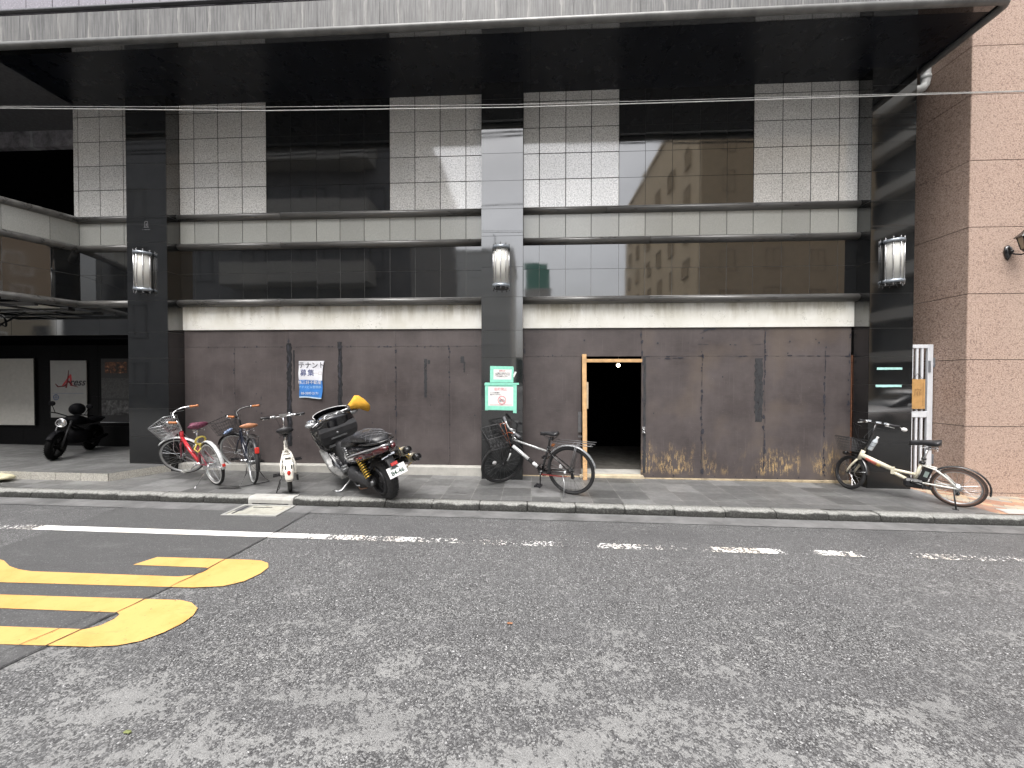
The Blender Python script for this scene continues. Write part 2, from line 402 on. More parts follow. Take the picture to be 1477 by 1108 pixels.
RUB = mat('black_rubber', (.018,.018,.019), .75); PLA = mat('black_plastic', (.016,.016,.018), .42); BLK = mat('black_enamel', (.012,.012,.013), .22, coat=.5)
WIREB = mat('black_coated_wire', (.035,.035,.037), .35, .3); GREYW = mat('galvanised_wire', (.50,.51,.52), .35, .9)
TIMB = mat('raw_pine_timber', (.56,.345,.165), .6, scale=9, var=.22); WHITE = mat('white_paint', (.74,.74,.73), .4)
PAPER = mat('white_paper', (.78,.77,.76), .6, var=.05); INK = mat('black_ink', (.03,.03,.04), .6); INKR = mat('red_ink', (.5,.05,.06), .6)
TEAL = mat('mint_tape', (.27,.68,.53), .4, var=.10, scale=20)
REFL = mat('red_reflector', (.55,.03,.02), .2, coat=.6); ORANGE = mat('orange_brown_leatherette', (.42,.16,.06), .5)

# ------------------------------------------------------------------ writing
def text_mb(body, h, X, mi=0, mb=None, bold=0.0, align='CENTER', shear=0.0):
    """letters as flat faces, cap height about h, lying in the XY plane of matrix X"""
    cu = bpy.data.curves.new('t', 'FONT'); cu.body = body; cu.size = h; cu.align_x = align; cu.align_y = 'CENTER'; cu.offset = bold; cu.shear = shear
    o = bpy.data.objects.new('t', cu); C.objects.link(o)
    dg = bpy.context.evaluated_depsgraph_get(); me = o.evaluated_get(dg).to_mesh()
    mb = mb or MB()
    mb.add([v.co.copy() for v in me.vertices], [tuple(p.vertices) for p in me.polygons], mi, False, X)
    o.evaluated_get(dg).to_mesh_clear(); bpy.data.objects.remove(o); bpy.data.curves.remove(cu)
    return mb
def wallX(x, y, z, rot=0.0):           # letters standing on a wall that faces the street (-Y)
    return Matrix.Translation((x, y, z)) @ Matrix.Rotation(math.pi/2, 4, 'X') @ Matrix.Rotation(rot, 4, 'Z')

# ------------------------------------------------------------------ ground
def sheet(x0, x1, y0, y1, off, nx=1):
    mb = MB(); 
    for i in range(nx):
        a = x0+(x1-x0)*i/nx; b_ = x0+(x1-x0)*(i+1)/nx
        mb.quad((a,y0,gz(a)+off), (b_,y0,gz(b_)+off), (b_,y1,gz(b_)+off), (a,y1,gz(a)+off))
    return mb
struct(sheet(-60,60,-90,70,-.45).build('ground', mat('bare_ground', (.16,.15,.14), .9)))
struct(sheet(-60,60,-85,4.70,RD).build('road', m_asphalt()))
# resurfaced trench across the road
PT = [(-5.24,-2.0), (-3.42,-2.0), (-3.07,2.05), (-3.016,2.34), (-2.938,2.77), (-2.849,3.23), (-2.796,3.97), (-2.78,4.69), (-5.26,4.69), (-5.23,4.28), (-5.21,3.5)]
mb = MB(); mb.poly([(x,y,gz(x)+RD+.004) for x,y in PT]); struct(mb.build('asphalt_patch', m_asphalt('fine')))
mb = MB()      # the sealed joint along the patch edge
for pl, w in ((PT[1:8], .004), ([PT[8],PT[9],PT[10],PT[0]], .004), ([(-3.6,1.2),(-3.22,2.2),(-3.1,2.6)], .004)):
    pts = []
    for (a,b_) in zip(pl[:-1], pl[1:]):
        for k in range(6): pts.append((a[0]+(b_[0]-a[0])*k/6+random.uniform(-.006,.006), a[1]+(b_[1]-a[1])*k/6))
    pts.append(pl[-1])
    for (a,b_) in zip(pts[:-1], pts[1:]):
        ww = w*random.uniform(.5,1.3)
        mb.quad((a[0]-ww,a[1],gz(a[0])+RD+.0125), (a[0]+ww,a[1],gz(a[0])+RD+.0125), (b_[0]+ww,b_[1],gz(b_[0])+RD+.0125), (b_[0]-ww,b_[1],gz(b_[0])+RD+.0125))
struct(mb.build('asphalt_crack', mat('bitumen_sealant', (.012,.012,.013), .5)))
G1 = [(-5.4,3.275),(-4.87,3.264),(-4.795,3.243),(-4.61,3.153),(-4.459,3.108),(-4.308,3.085),(-2.989,3.091),(-2.886,3.125),(-2.844,3.17),(-2.84,3.23),(-2.887,3.254),(-3.57,3.255),(-3.50,3.41),(-2.619,3.422),(-2.492,3.413),(-2.399,3.372),(-2.345,3.30),(-2.338,3.19),(-2.384,3.06),(-2.50,2.975),(-2.723,2.938),(-4.316,2.905),(-4.8,2.93),(-5.4,2.96)]
G2 = [(-5.2,2.735),(-4.089,2.742),(-2.934,2.763),(-2.657,2.768),(-2.548,2.742),(-2.445,2.68),(-2.404,2.60),(-2.399,2.513),(-2.434,2.412),(-2.502,2.322),(-2.606,2.273),(-2.76,2.252),(-3.345,2.236),(-5.2,2.23),(-5.2,2.39),(-3.582,2.396),(-2.985,2.405),(-2.924,2.45),(-2.908,2.52),(-2.925,2.57),(-2.968,2.592),(-3.855,2.582),(-5.2,2.575)]
mb = MB()
for g in (G1, G2): mb.poly([(x,y,gz(x)+RD+.0085) for x,y in g])
struct(mb.build('road_lettering', m_paint('yellow_road_paint', (.60,.36,.12))))
mb = MB()
for i in range(40):
    x0 = -7+i*.36; x1 = x0+.36
    mb.quad((x0,3.915,gz(x0)+RD+.0085),(x1,3.915,gz(x1)+RD+.0085),(x1,4.035,gz(x1)+RD+.0085),(x0,4.035,gz(x0)+RD+.0085))
struct(mb.build('edge_line', m_paint('white_road_paint', (.74,.74,.72), [(-7.5,.40),(-6.0,.44),(-5.5,.50),(-5.2,.80),(-2.75,.80),(-2.45,.57),(-2.0,.475),(-1.2,.49),(-.9,.42),(.15,.455),(.6,.40),(.75,.50),(1.3,.44),(1.7,.39),(1.9,.50),(2.45,.53),(2.55,.36),(2.8,.38),(2.9,.53),(3.2,.49),(3.5,.36),(3.95,.47),(4.6,.43),(5.3,.40),(7,.35)])))
struct(sheet(-60,60,4.66,4.93,RD+.006,120).build('gutter', GUT))
# kerb stones with worn rounded noses
mb = MB(); k = 0
KX = [-3.768-.62*i for i in range(42, -1, -1)]+[-3.152+.62*i for i in range(54)]
while k < len(KX)-1:
    x = KX[k]; w = KX[k+1]-x
    if not (-3.80 < x+.31 < -3.12 and abs(x+w/2+3.46) < .25):
        dy = random.uniform(-.006,.006); dz = random.uniform(-.005,.004); secs = []
        a, b_ = x+.004, x+w-.004
        for xx, ins in ((a,.008),(a+.012,0),(a+.2,random.uniform(-.003,.003)),(b_-.2,random.uniform(-.003,.003)),(b_-.012,0),(b_,.008)):
            z0 = gz(xx); y0 = 4.925+dy+ins; zt = z0-.001+dz-ins*.6
            secs.append([(xx,y0-.012,z0+RD-.05),(xx,y0-.008,z0+RD+.03),(xx,y0,z0-.040+dz),(xx,y0+.010,z0-.018+dz),(xx,y0+.032,zt-.004),(xx,y0+.06,zt),(xx,5.058,zt),(xx,5.058,z0-.12)])
        mb.loft(secs)
    k += 1
struct(mb.build('kerb', KS, bevel=0))
SLATE = m_tiles('slate_paving', (.405,.405), [(0,.065),(.35,.10),(.7,.13),(1,.19)], (.22,.22,.21), 0, .006, (.3,.55))
PAV = m_tiles('clay_block_paving', (.20,.10), [(0,(.28,.13,.08)),(.3,(.38,.20,.12)),(.5,(.46,.35,.22)),(.75,(.29,.27,.24)),(1,(.48,.39,.27))], (.25,.22,.18), .5, .004, (.6,.8), .75)
mb = MB()
for (y0,y1) in ((5.06,9.5),):
    for i in range(36):
        x0 = -30+i; x1 = min(x0+1, 5.80)
        if x0 < 5.8: mb.quad((x0,y0,gz(x0)), (x1,y0,gz(x1)), (x1,y1,gz(x1)), (x0,y1,gz(x0)))
pv = struct(mb.build('pavement', SLATE)); 
struct(sheet(5.80,30,5.06,9.5,0,10).build('brick_pavement', PAV))
# oil stains on the paving
mb = MB()
for cx, cy, rx, ry in ((-4.33,5.27,.20,.05),(-4.25,5.36,.12,.035),(-3.33,5.16,.13,.06),(-.95,5.33,.05,.012),(-1.05,5.36,.03,.01)):
    pts = []
    for i in range(26):
        a = 2*math.pi*i/26; r = random.uniform(.72,1.12)
        pts.append((cx+rx*r*math.cos(a), cy+ry*r*math.sin(a), gz(cx+rx*r*math.cos(a))+.003))
    mb.poly(pts)
struct(mb.build('oil_stain', mat('oil_soaked_stone', (.022,.022,.022), .35)))
# ------------------------------------------------------------------ the black granite building
def tiles(mb, O, U, W, us, ws, Nn, gap=.004, depth=.012, tilt=.0025, mi=0):
    O, U, W, Nn = V(O), V(U), V(W), V(Nn)
    for i in range(len(us)-1):
        for j in range(len(ws)-1):
            u0, u1, w0, w1 = us[i]+gap/2, us[i+1]-gap/2, ws[j]+gap/2, ws[j+1]-gap/2
            if u1-u0 < .01 or w1-w0 < .01: continue
            a, b_ = random.uniform(-tilt, tilt), random.uniform(-tilt, tilt)
            uc, wc = (u0+u1)/2, (w0+w1)/2; vs = []
            for (u, w) in ((u0,w0),(u1,w0),(u1,w1),(u0,w1)):
                vs.append(O+U*u+W*w+Nn*(a*(u-uc)+b_*(w-wc)))
            for (u, w) in ((u0,w0),(u1,w0),(u1,w1),(u0,w1)): vs.append(O+U*u+W*w-Nn*depth)
            rv_ = random.random()
            for k_ in range(5): mb.rv[len(mb.f)+k_] = rv_
            mb.add(vs, [(0,1,2,3),(0,4,5,1),(1,5,6,2),(2,6,7,3),(3,7,4,0)], mi)
def back(mb, O, U, W, u0, u1, w0, w1, Nn, d=.005, mi=1):
    O, U, W, Nn = V(O)-V(Nn)*d, V(U), V(W), V(Nn)
    mb.quad(O+U*u0+W*w0, O+U*u1+W*w0, O+U*u1+W*w1, O+U*u0+W*w1, mi)
bld = thing('office_building', 'black and white granite office building with dark awning, boarded shop front behind the bikes', 'building', (0,6.4,0), world=True)
XX, YY, ZZ, NY = (1,0,0), (0,1,0), (0,0,1), (0,-1,0)
CZ = [-.3,.204,.636,1.107,1.53,1.953,2.387,2.915,3.39,3.88,4.31,4.75,5.18,5.6,6.03,6.30]
for (x0, x1) in ((-6.75,-6.045), (-.80,-.14), (5.12,5.755)):
    mb = MB()
    tiles(mb, (0,6.12,0), XX, ZZ, [x0,x1], CZ, NY, .005, .012, .0016); back(mb, (0,6.12,0), XX, ZZ, x0+.006, x1-.006, -.3, 6.3, NY)
    for xs, nn in ((x0, (-1,0,0)), (x1, (1,0,0))):
        tiles(mb, (xs,0,0), YY, ZZ, [6.126,6.46], CZ, nn, .005, .012, .0016); back(mb, (xs,0,0), YY, ZZ, 6.13, 6.46, -.3, 6.3, nn)
    mb.build('column', [BG, GROUT], bld, fix=False)
LX = [-6.045,-5.779,-5.352,-4.928,-4.501,-4.077,-3.631,-3.224,-2.808,-2.37,-1.942,-1.517,-1.088,-.80]
RX = [-.14,.123,.552,.966,1.411,1.831,2.259,2.695,3.117,3.526,3.969,4.403,4.829,5.12]
EX = [-7.978,-7.885,-7.49,-7.06,-6.75]
UZ = [4.42,4.876,5.295,5.712,6.14,6.30]
def panel(name, xs, zs, m, y=6.36, g=GROUTD, gap=.006, tilt=.0022):
    mb = MB(); tiles(mb, (0,y,0), XX, ZZ, xs, zs, NY, gap, .012, tilt); back(mb, (0,y,0), XX, ZZ, xs[0], xs[-1], zs[0], zs[-1], NY)
    return mb.build(name, [m, g], bld, fix=False)
for xs in (LX[0:5], LX[9:14], RX[0:5], RX[9:14], EX): panel('white_tile_wall', xs, UZ, WG, gap=.013)
for xs in (LX[4:10], RX[4:10]): panel('black_mirror_panel', xs, UZ, BG, 6.365, GROUTD, .006, .0018)
for xs in (EX[1:], LX, RX):
    panel('grey_tile_band', xs, [3.92,4.31], WB, gap=.011)
    panel('black_tile_band', xs, [2.96,3.41,3.81], BG, 6.362, GROUT, .005, .0025)
def halfround(mb, p0, p1, r, nrm, squash=1.35):
    # nosing: half-round bar standing out of the wall
    p0, p1, nn = V(p0), V(p1), V(nrm).normalized(); secs = []
    for p in (p0, p1):
        s = []
        for k in range(11):
            a = -math.pi/2+math.pi*k/10
            s.append(p+nn*(r*1.25*math.cos(a))+V((0,0,r*math.sin(a)))); 
        s.append(p-nn*.03+V((0,0,r))); s.append(p-nn*.03-V((0,0,r))); secs.append(s)
    mb.loft(secs)
for z, r in ((4.362,.056), (3.866,.056), (2.905,.060)):
    for (a, b_) in ((-6.07,-.80), (-.14,5.135)):
        mb = MB(); n = 1
        xs = [a, -4.22, b_] if a < -1 else [a, 1.9 if z < 4 else 1.2, b_]
        for (u, w) in zip(xs[:-1], xs[1:]): halfround(mb, (u+.0015,6.355,z), (w-.0015,6.355,z), r, NY)
        mb.build('moulding', MO, bld)
    mb = MB(); halfround(mb, (-7.86,6.355,z), (-6.75,6.355,z), r, NY); mb.build('moulding', MO, bld)
# splayed wall over the entrance
SP = [(-7.885,6.36), (-7.99,6.03), (-8.17,5.56), (-8.42,4.98)]
def splay_dir(i):
    d = V((SP[i+1][0]-SP[i][0], SP[i+1][1]-SP[i][1], 0)); l = d.length; d.normalize(); return d, l, V((-d.y, d.x, 0)) * (-1 if V((-d.y, d.x, 0)).dot(V((1,-.6,0))) < 0 else 1)
for name, zs, m, g in (('grey_tile_band',[3.92,4.31],WB,GROUTD), ('black_tile_band',[2.96,3.41,3.81],BG,GROUT)):
    mb = MB()
    for i in range(3):
        d, l, nn = splay_dir(i)
        tiles(mb, (*SP[i],0), d, ZZ, [0,l], zs, nn, .006, .012, .003); back(mb, (*SP[i],0), d, ZZ, 0, l, zs[0], zs[-1], nn)
    mb.build(name, [m, g], bld, fix=False)
for z, r in ((4.362,.056), (3.866,.056), (2.905,.060)):
    mb = MB()
    secs = []
    for i, p in enumerate(SP):
        nn = splay_dir(min(i,2))[2] if i == 0 else splay_dir(i-1)[2]; s = []
        if i == 0: nn = (nn+V(NY)).normalized()
        for k in range(11):
            a = -math.pi/2+math.pi*k/10; s.append(V((*p,z))+nn*(r*1.25*math.cos(a))+V((0,0,r*math.sin(a))))
        s.append(V((*p,z))-nn*.05+V((0,0,r))); s.append(V((*p,z))-nn*.05-V((0,0,r))); secs.append(s)
    mb.loft(secs); mb.build('moulding', MO, bld)
mb = MB(); tiles(mb, (0,6.37,0), XX, ZZ, [-11.2,-10.3,-9.2,-8.35,-7.55,-6.75], [2.37,2.845], NY, .005, .012, .003); back(mb, (0,6.37,0), XX, ZZ, -11.2, -6.75, 2.37, 2.845, NY)
mb.build('lintel', [BG, GROUT], bld, fix=False)
# rendered strip above the boarding
for (a, b_) in ((-6.045,-.80), (-.14,5.12)):
    mb = MB(); mb.box(a, b_, 6.395, 6.46, 2.452, 2.849); mb.build('frieze', FR, bld)
# plinth and door sill
mb = MB(); mb.box(-6.045, -.80, 6.27, 6.47, -.3, .155, bev=.006); mb.build('plinth', CONC, bld)
mb = MB(); mb.box(-.14, .80, 6.375, 6.44, -.2, .005, bev=.004); mb.box(1.835, 5.12, 6.375, 6.44, -.25, -.012, bev=.004)
mb.build('base_strip', mat('pale_base_timber', (.36,.29,.19), .75, scale=5, var=.3, dirt=((.10,.09,.07), 4, .5, .7)), bld)
# awning: fascia, nosing, soffit
AX0, AX1, AY = -14.0, 5.86, 5.10
mb = MB()
xs = [AX0]; 
while xs[-1] < AX1-.9: xs.append(xs[-1]+.855)
xs.append(AX1)
tiles(mb, (0,AY,0), XX, ZZ, xs, [6.31,6.69], NY, .004, .05, .0006)
mb.box(AX0, AX1, AY+.012, AY+.16, 6.30, 6.70); mb.box(AX1-.002, AX1+.03, AY, 6.36, 6.30, 6.70)
mb.build('awning_fascia', FA, bld)
mb = MB(); pts = []
mb.tube([(AX0,AY-.005,6.272),(AX1-.10,AY-.005,6.272),(AX1-.03,AY+.015,6.272),(AX1+.012,AY+.07,6.272),(AX1+.02,AY+.16,6.272),(AX1+.02,6.2,6.272)], .046, 14)
mb.build('awning_nosing', mat('pale_nosing_stone', (.135,.135,.13), .4, scale=5, var=.3), bld)
mb = MB(); sx = [-7.86]+[-7.86+i*1.96 for i in range(1,7)]+[AX1]
tiles(mb, (0,0,6.284), XX, YY, sx, [AY+.03,5.255], (0,0,-1), .003, .012, .0008); back(mb, (0,0,6.288), XX, YY, sx[0], AX1, AY+.03, 6.47, (0,0,-1))
mb.build('soffit_edge', [BG, DARK], bld, fix=False)
mb = MB(); tiles(mb, (0,0,6.288), XX, YY, sx, [5.26,6.47], (0,0,-1), .004, .012, .0008); mb.build('soffit', mat('dark_soffit_panel', (.005,.006,.009), .30, var=.3, scale=2.5, ior=1.36), bld, fix=False)
# storeys above
mb = MB(); mb.box(AX0, 5.80, 5.22, 12, 6.78, 14)
mb.build('upper_wall', mat('upper_wall_backing', (.10,.10,.105), .7), bld)
mb = MB(); tiles(mb, (0,5.20,0), XX, ZZ, [AX0+i*.4 for i in range(50)], [6.80+i*.43 for i in range(17)], NY, .010, .012, .003)
mb.build('upper_tiles', mat('lilac_grey_tile', (.22,.205,.235), .25, var=.1), bld)
mb = MB(); mb.tube([(AX0,5.13,6.775),(5.80,5.13,6.775)], .028, 10); mb.build('flashing', mat('black_flashing', (.03,.03,.033), .35), bld)
# body behind, with the open shop and the entrance left hollow
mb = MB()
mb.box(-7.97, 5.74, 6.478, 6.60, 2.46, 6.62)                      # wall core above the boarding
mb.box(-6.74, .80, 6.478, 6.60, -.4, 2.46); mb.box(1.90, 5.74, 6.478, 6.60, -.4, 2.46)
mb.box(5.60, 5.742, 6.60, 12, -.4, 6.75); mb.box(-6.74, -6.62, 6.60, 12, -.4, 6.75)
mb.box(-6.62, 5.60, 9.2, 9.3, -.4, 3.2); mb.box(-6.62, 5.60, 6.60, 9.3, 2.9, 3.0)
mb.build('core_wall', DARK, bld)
mb = MB(); mb.box(.78, 1.9, 6.47, 6.80, -.25, .035); mb.build('doorway_slab', CONC, bld)
mb = MB(); mb.box(-6.6, 5.6, 6.801, 9.2, -.25, .02); mb.build('shop_floor', mat('dusty_shop_floor', (.09,.085,.075), .8, scale=3, var=.3), bld)
mb = MB()
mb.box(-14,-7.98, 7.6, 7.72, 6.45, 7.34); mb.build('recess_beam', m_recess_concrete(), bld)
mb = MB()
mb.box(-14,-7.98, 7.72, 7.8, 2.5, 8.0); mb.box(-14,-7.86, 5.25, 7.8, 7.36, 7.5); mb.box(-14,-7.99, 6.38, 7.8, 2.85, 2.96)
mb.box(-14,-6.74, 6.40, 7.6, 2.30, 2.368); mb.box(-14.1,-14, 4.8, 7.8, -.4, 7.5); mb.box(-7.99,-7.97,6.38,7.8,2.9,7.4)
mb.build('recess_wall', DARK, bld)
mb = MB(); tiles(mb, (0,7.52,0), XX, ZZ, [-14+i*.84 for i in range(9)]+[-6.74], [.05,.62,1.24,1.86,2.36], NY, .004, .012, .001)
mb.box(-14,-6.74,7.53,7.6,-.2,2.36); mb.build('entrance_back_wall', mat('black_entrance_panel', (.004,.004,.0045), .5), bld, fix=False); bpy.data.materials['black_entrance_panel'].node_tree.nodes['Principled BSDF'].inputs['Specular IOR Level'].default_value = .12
# entrance platform with granite riser
PX = [(-14,5.455), (-6.36,5.455), (-6.02,6.115), (-6.02,6.3), (-6.74,6.3), (-6.74,7.55), (-14,7.55)]
mb = MB()
for t in tessellate_polygon([[V((x,y,0)) for x,y in PX]]): mb.add([(PX[i][0],PX[i][1],gz(PX[i][0])+.118) for i in t], [(0,1,2)], 0)
platform = mb.build('step_top', m_tiles('platform_slate', (.40,.40), [(0,.085),(.5,.11),(1,.145)], (.15,.15,.14), 0, .005, (.3,.55)), bld)
mb = MB()
xs = [-14+i*.40 for i in range(20)]; xs = [x for x in xs if x < -6.5]+[-6.36]
for (a, b_) in zip(xs[:-1], xs[1:]):
    mb.add([(a+.003,5.452,gz(a)-.02),(b_-.003,5.452,gz(b_)-.02),(b_-.003,5.452,gz(b_)+.116),(a+.003,5.452,gz(a)+.116),
            (a+.003,5.47,gz(a)-.02),(b_-.003,5.47,gz(b_)-.02),(b_-.003,5.47,gz(b_)+.116),(a+.003,5.47,gz(a)+.116)], [(0,1,2,3),(4,7,6,5),(0,3,7,4),(1,5,6,2),(3,2,6,7)])
a, b_ = V((-6.358,5.457,0)), V((-6.02,6.115,0)); 
mb.add([a+V((.004,0,gz(a.x)-.02)), b_+V((.004,0,gz(b_.x)-.02)), b_+V((.004,0,gz(b_.x)+.116)), a+V((.004,0,gz(a.x)+.116)),
        a+V((-.02,0.02,gz(a.x)-.02)), b_+V((-.02,0,gz(b_.x)-.02)), b_+V((-.02,0,gz(b_.x)+.116)), a+V((-.02,.02,gz(a.x)+.116))], [(0,1,2,3),(4,7,6,5),(3,2,6,7)])
mb.build('step_riser', mat('grey_granite', (.40,.385,.345), .7, scale=70, var=.4), bld)
# faint building mark etched on the left column
mb = MB()
X = wallX(-6.40, 6.1165, 4.18)
for r in ((-.032,.032,.036,.046),(-.032,-.020,-.046,.036),(.020,.032,-.046,.036),(-.006,.012,-.03,.012),(-.044,.044,-.058,-.047)): mb.quad((r[0],r[2],0),(r[1],r[2],0),(r[1],r[3],0),(r[0],r[3],0), X=X)
text_mb('\u2022 \u2022\u2022\u2022\u2022\u2022\u2022', .05, wallX(-6.40, 6.1165, 4.085), mb=mb, bold=.001)
mb.build('etched_mark', mat('etched_granite', (.10,.10,.105), .5), bld)
# entrance canopy under the splay
cn = thing('entrance_canopy', 'small dark canopy with white panels and a scroll bracket over the left entrance', 'canopy', (-8.7,6.0,2.84), world=True)
mb = MB()
for y in (5.42,5.86,6.32): mb.box(-10.4,-8.06, y, y+.05, 2.80, 2.86)
for x in (-10.4,-9.5,-8.75): mb.box(x, x+.05, 5.47, 6.32, 2.805, 2.855)
mb.build('frame', BLK, cn)
for (x0, x1, y0, y1) in ((-9.45,-8.76,5.48,5.85), (-8.69,-8.2,5.92,6.31), (-9.45,-8.76,5.92,6.31)):
    mb = MB(); mb.box(x0, x1, y0, y1, 2.835, 2.845); mb.build('panel', mat('opal_canopy_panel', (.62,.60,.52), .5), cn)
mb = MB(); pts = [(-9.75+.30*math.sin(t*.5)*(1-t/9), 6.2, 2.75-.045*t+.05*math.sin(t*1.6)) for t in [i*.25 for i in range(26)]]
mb.tube(pts, .014, 6); mb.tube([(-9.9,6.2,2.50),(-9.5,6.2,2.66),(-9.25,6.15,2.83)], .016, 6); mb.build('bracket', BLK, cn)

# ------------------------------------------------------------------ boarding across the shop front
def board(name, x0, x1, z0, z1, m, par, y=6.42):
    j = random.uniform(-.0025,.0025); mb = MB(); mb.box(x0+.0015, x1-.0015, y+j, y+.03, z0+.0015, z1-.0015); return mb.build(name, m, par)
hb = thing('plywood_hoarding', 'brown plywood hoarding between left and middle black columns, behind the parked scooter', 'hoarding', (-3.4,6.42,.155), group='shop front hoardings', world=True)
jx = [-6.045,-5.14,-4.174,-3.271,-2.296,-1.38,-.80]
for a, b_ in zip(jx[:-1], jx[1:]): board('panel', a, b_, .157, 2.158, PLY, hb)
for a, b_ in ((-6.045,-4.174),(-4.174,-2.296),(-2.296,-.80)): board('panel', a, b_, 2.158, 2.45, PLY, hb)
hr = thing('plywood_hoarding', 'brown plywood hoarding with open doorway and orange scuffed base, right of the middle column', 'hoarding', (3.4,6.42,0), group='shop front hoardings', world=True)
for a, b_, z0, z1, m in ((-.14,1.80,1.985,2.45,PLY),(1.80,3.757,1.985,2.45,PLS),(3.757,5.10,1.985,2.45,PLS),(-.14,.825,.006,1.985,PLY),
                         (1.805,2.777,-.01,1.985,PLS),(2.777,3.757,-.01,1.985,PLS),(3.757,4.70,-.01,1.985,PLS),(4.70,5.10,-.02,1.985,PLS)): board('panel', a, b_, z0, z1, m, hr)
mb = MB(); mb.box(5.104, 5.114, 6.41, 6.44, -.02, 2.0); mb.build('rust_edge', mat('rusty_orange_edge', (.17,.07,.035), .7, scale=20, var=.4), hr)
def smear(x0, x1, z0, z1, par, y=6.4155, n=26, rag=.25):
    L = []; R = []
    for i in range(n+1):
        z = z0+(z1-z0)*i/n; w = x1-x0
        L.append((x0+w*rag*random.uniform(0,1), y, z)); R.append((x1-w*rag*random.uniform(0,1), y, z))
    mb = MB()
    for i in range(n): mb.quad(L[i], R[i], R[i+1], L[i+1])
    return mb
sm = MB()
def sadd(par, *spec):
    for s in spec: smear(*s, par, n=max(3, int((s[3]-s[2])*22))).build('tape_smear', TAR, par)
def dashes(par, *runs):
    """broken tar marks along a seam: (x0, z0, x1, z1, width, coverage)"""
    mb = MB()
    for (x0, z0, x1, z1, w, cov) in runs:
        L = math.hypot(x1-x0, z1-z0); d = 0; ux, uz = (x1-x0)/L, (z1-z0)/L
        while d < L:
            l = random.uniform(.012,.075)*(1+cov); n = 9; cx, cz = x0+ux*(d+l/2)+random.uniform(-.3,.3)*w*-uz, z0+uz*(d+l/2)+random.uniform(-.3,.3)*w*ux; lc = .5+.5*math.sin(d*3.1+x0*7)*math.sin(d*7.7+x0*3); ww = w*random.uniform(.12,1)*(.35+.9*lc)/2
            P = []
            for k in range(n):
                t = 2*math.pi*k/n; r = random.uniform(.6,1.25); p, q_ = math.cos(t)*l/2*r, math.sin(t)*ww*r; P.append((cx+ux*p-uz*q_, 6.4148, cz+uz*p+ux*q_))
            mb.add(P, [tuple(range(n))]); d += l*random.uniform(.6,1.6)/max(.15,cov*(.45+1.1*lc))
    o = mb.build('tar_dash', INK, par, fix=False); o['kind'] = 'stuff'
sadd(hb, (-4.215,-4.105,.45,2.22), (-3.315,-3.215,.60,2.24)); sadd(hb, (-4.09,-4.06,1.4,2.1))
mbg = MB()
for sp_ in ((-1.82,-1.755,1.30,1.95),(-1.755,-1.70,1.86,1.93),(-1.20,-1.12,1.88,1.99),(-1.145,-1.11,1.72,1.9)):
    smear(*sp_, hb).build('tape_smear', TARG, hb)
smear(3.595,3.745,.92,1.95,hr,rag=.18).build('tape_smear', TARG, hr); smear(1.825,1.885,.06,1.98,hr).build('tape_smear', TARG, hr)
dashes(hb, (-2.296,.25,-2.296,2.2,.035,.75), (-1.70,1.15,-1.70,2.25,.035,.35), (-5.14,.9,-5.14,2.2,.035,.22), (-4.66,1.0,-4.66,2.0,.028,.14), (-2.50,2.165,-2.28,2.165,.06,.7), (-6.0,2.158,-4.3,2.158,.022,.15), (-4.05,2.158,-.85,2.158,.022,.16), (-4.16,.5,-4.16,2.25,.05,.9), (-3.265,.6,-3.265,2.25,.05,.8))
dashes(hr, (2.777,.05,2.777,2.05,.055,.8), (3.76,.02,3.76,2.44,.045,.9), (4.70,.05,4.70,2.0,.05,.8), (1.80,1.99,1.80,2.45,.045,.7), (-.125,1.55,-.125,2.42,.05,.6), (5.07,1.0,5.07,2.44,.04,.35), (1.83,.0,1.83,1.95,.03,.25),
       (1.85,1.985,5.05,1.985,.022,.5), (2.05,1.955,2.45,1.955,.035,.7), (4.1,1.99,4.68,1.995,.03,.95), (2.72,2.36,2.90,2.42,.05,.9), (2.70,2.17,2.82,2.17,.04,.8), (3.2,2.175,3.3,2.17,.03,.8), (-.1,1.985,.8,1.985,.016,.25), (3.35,2.43,3.75,2.415,.012,1.0), (3.5,2.165,3.74,2.18,.010,.9))
# nail heads and filled holes
for par, pts in ((hb, [(x+random.uniform(-.012,.012), random.uniform(.3,2.3)) for x in jx[1:6] for _ in range(11)]+[(random.uniform(-6,-.9), 2.158+random.uniform(-.012,.012)) for _ in range(22)]+[(-.95,1.0),(-2.7,.86),(-4.75,1.35),(-4.75,1.9),(-4.75,1.05),(-4.75,1.6)]),
                 (hr, [(x+random.uniform(-.015,.015), random.uniform(.1,2.3)) for x in (1.85,2.777,3.757,4.70,5.06) for _ in range(9)]+[(2.06,2.2),(2.55,2.2),(4.15,2.22),(4.6,2.2),(4.55,2.25),(2.0,1.05),(3.1,1.65),(4.12,2.03),(.87,2.25),(.2,2.0),(.35,2.0),(.5,2.0)]+[(2+i*.33, .0+random.uniform(0,.03)) for i in range(9)])):
    mb = MB()
    for (x, z) in pts:
        r = random.uniform(.006,.016); n = 7
        mb.add([(x+r*math.cos(2*math.pi*i/n)*random.uniform(.7,1.2), 6.4145, z+r*1.3*math.sin(2*math.pi*i/n)*random.uniform(.7,1.3)) for i in range(n)], [tuple(range(n))])
    o = mb.build('nail_head', INK, par); o['kind'] = 'stuff'
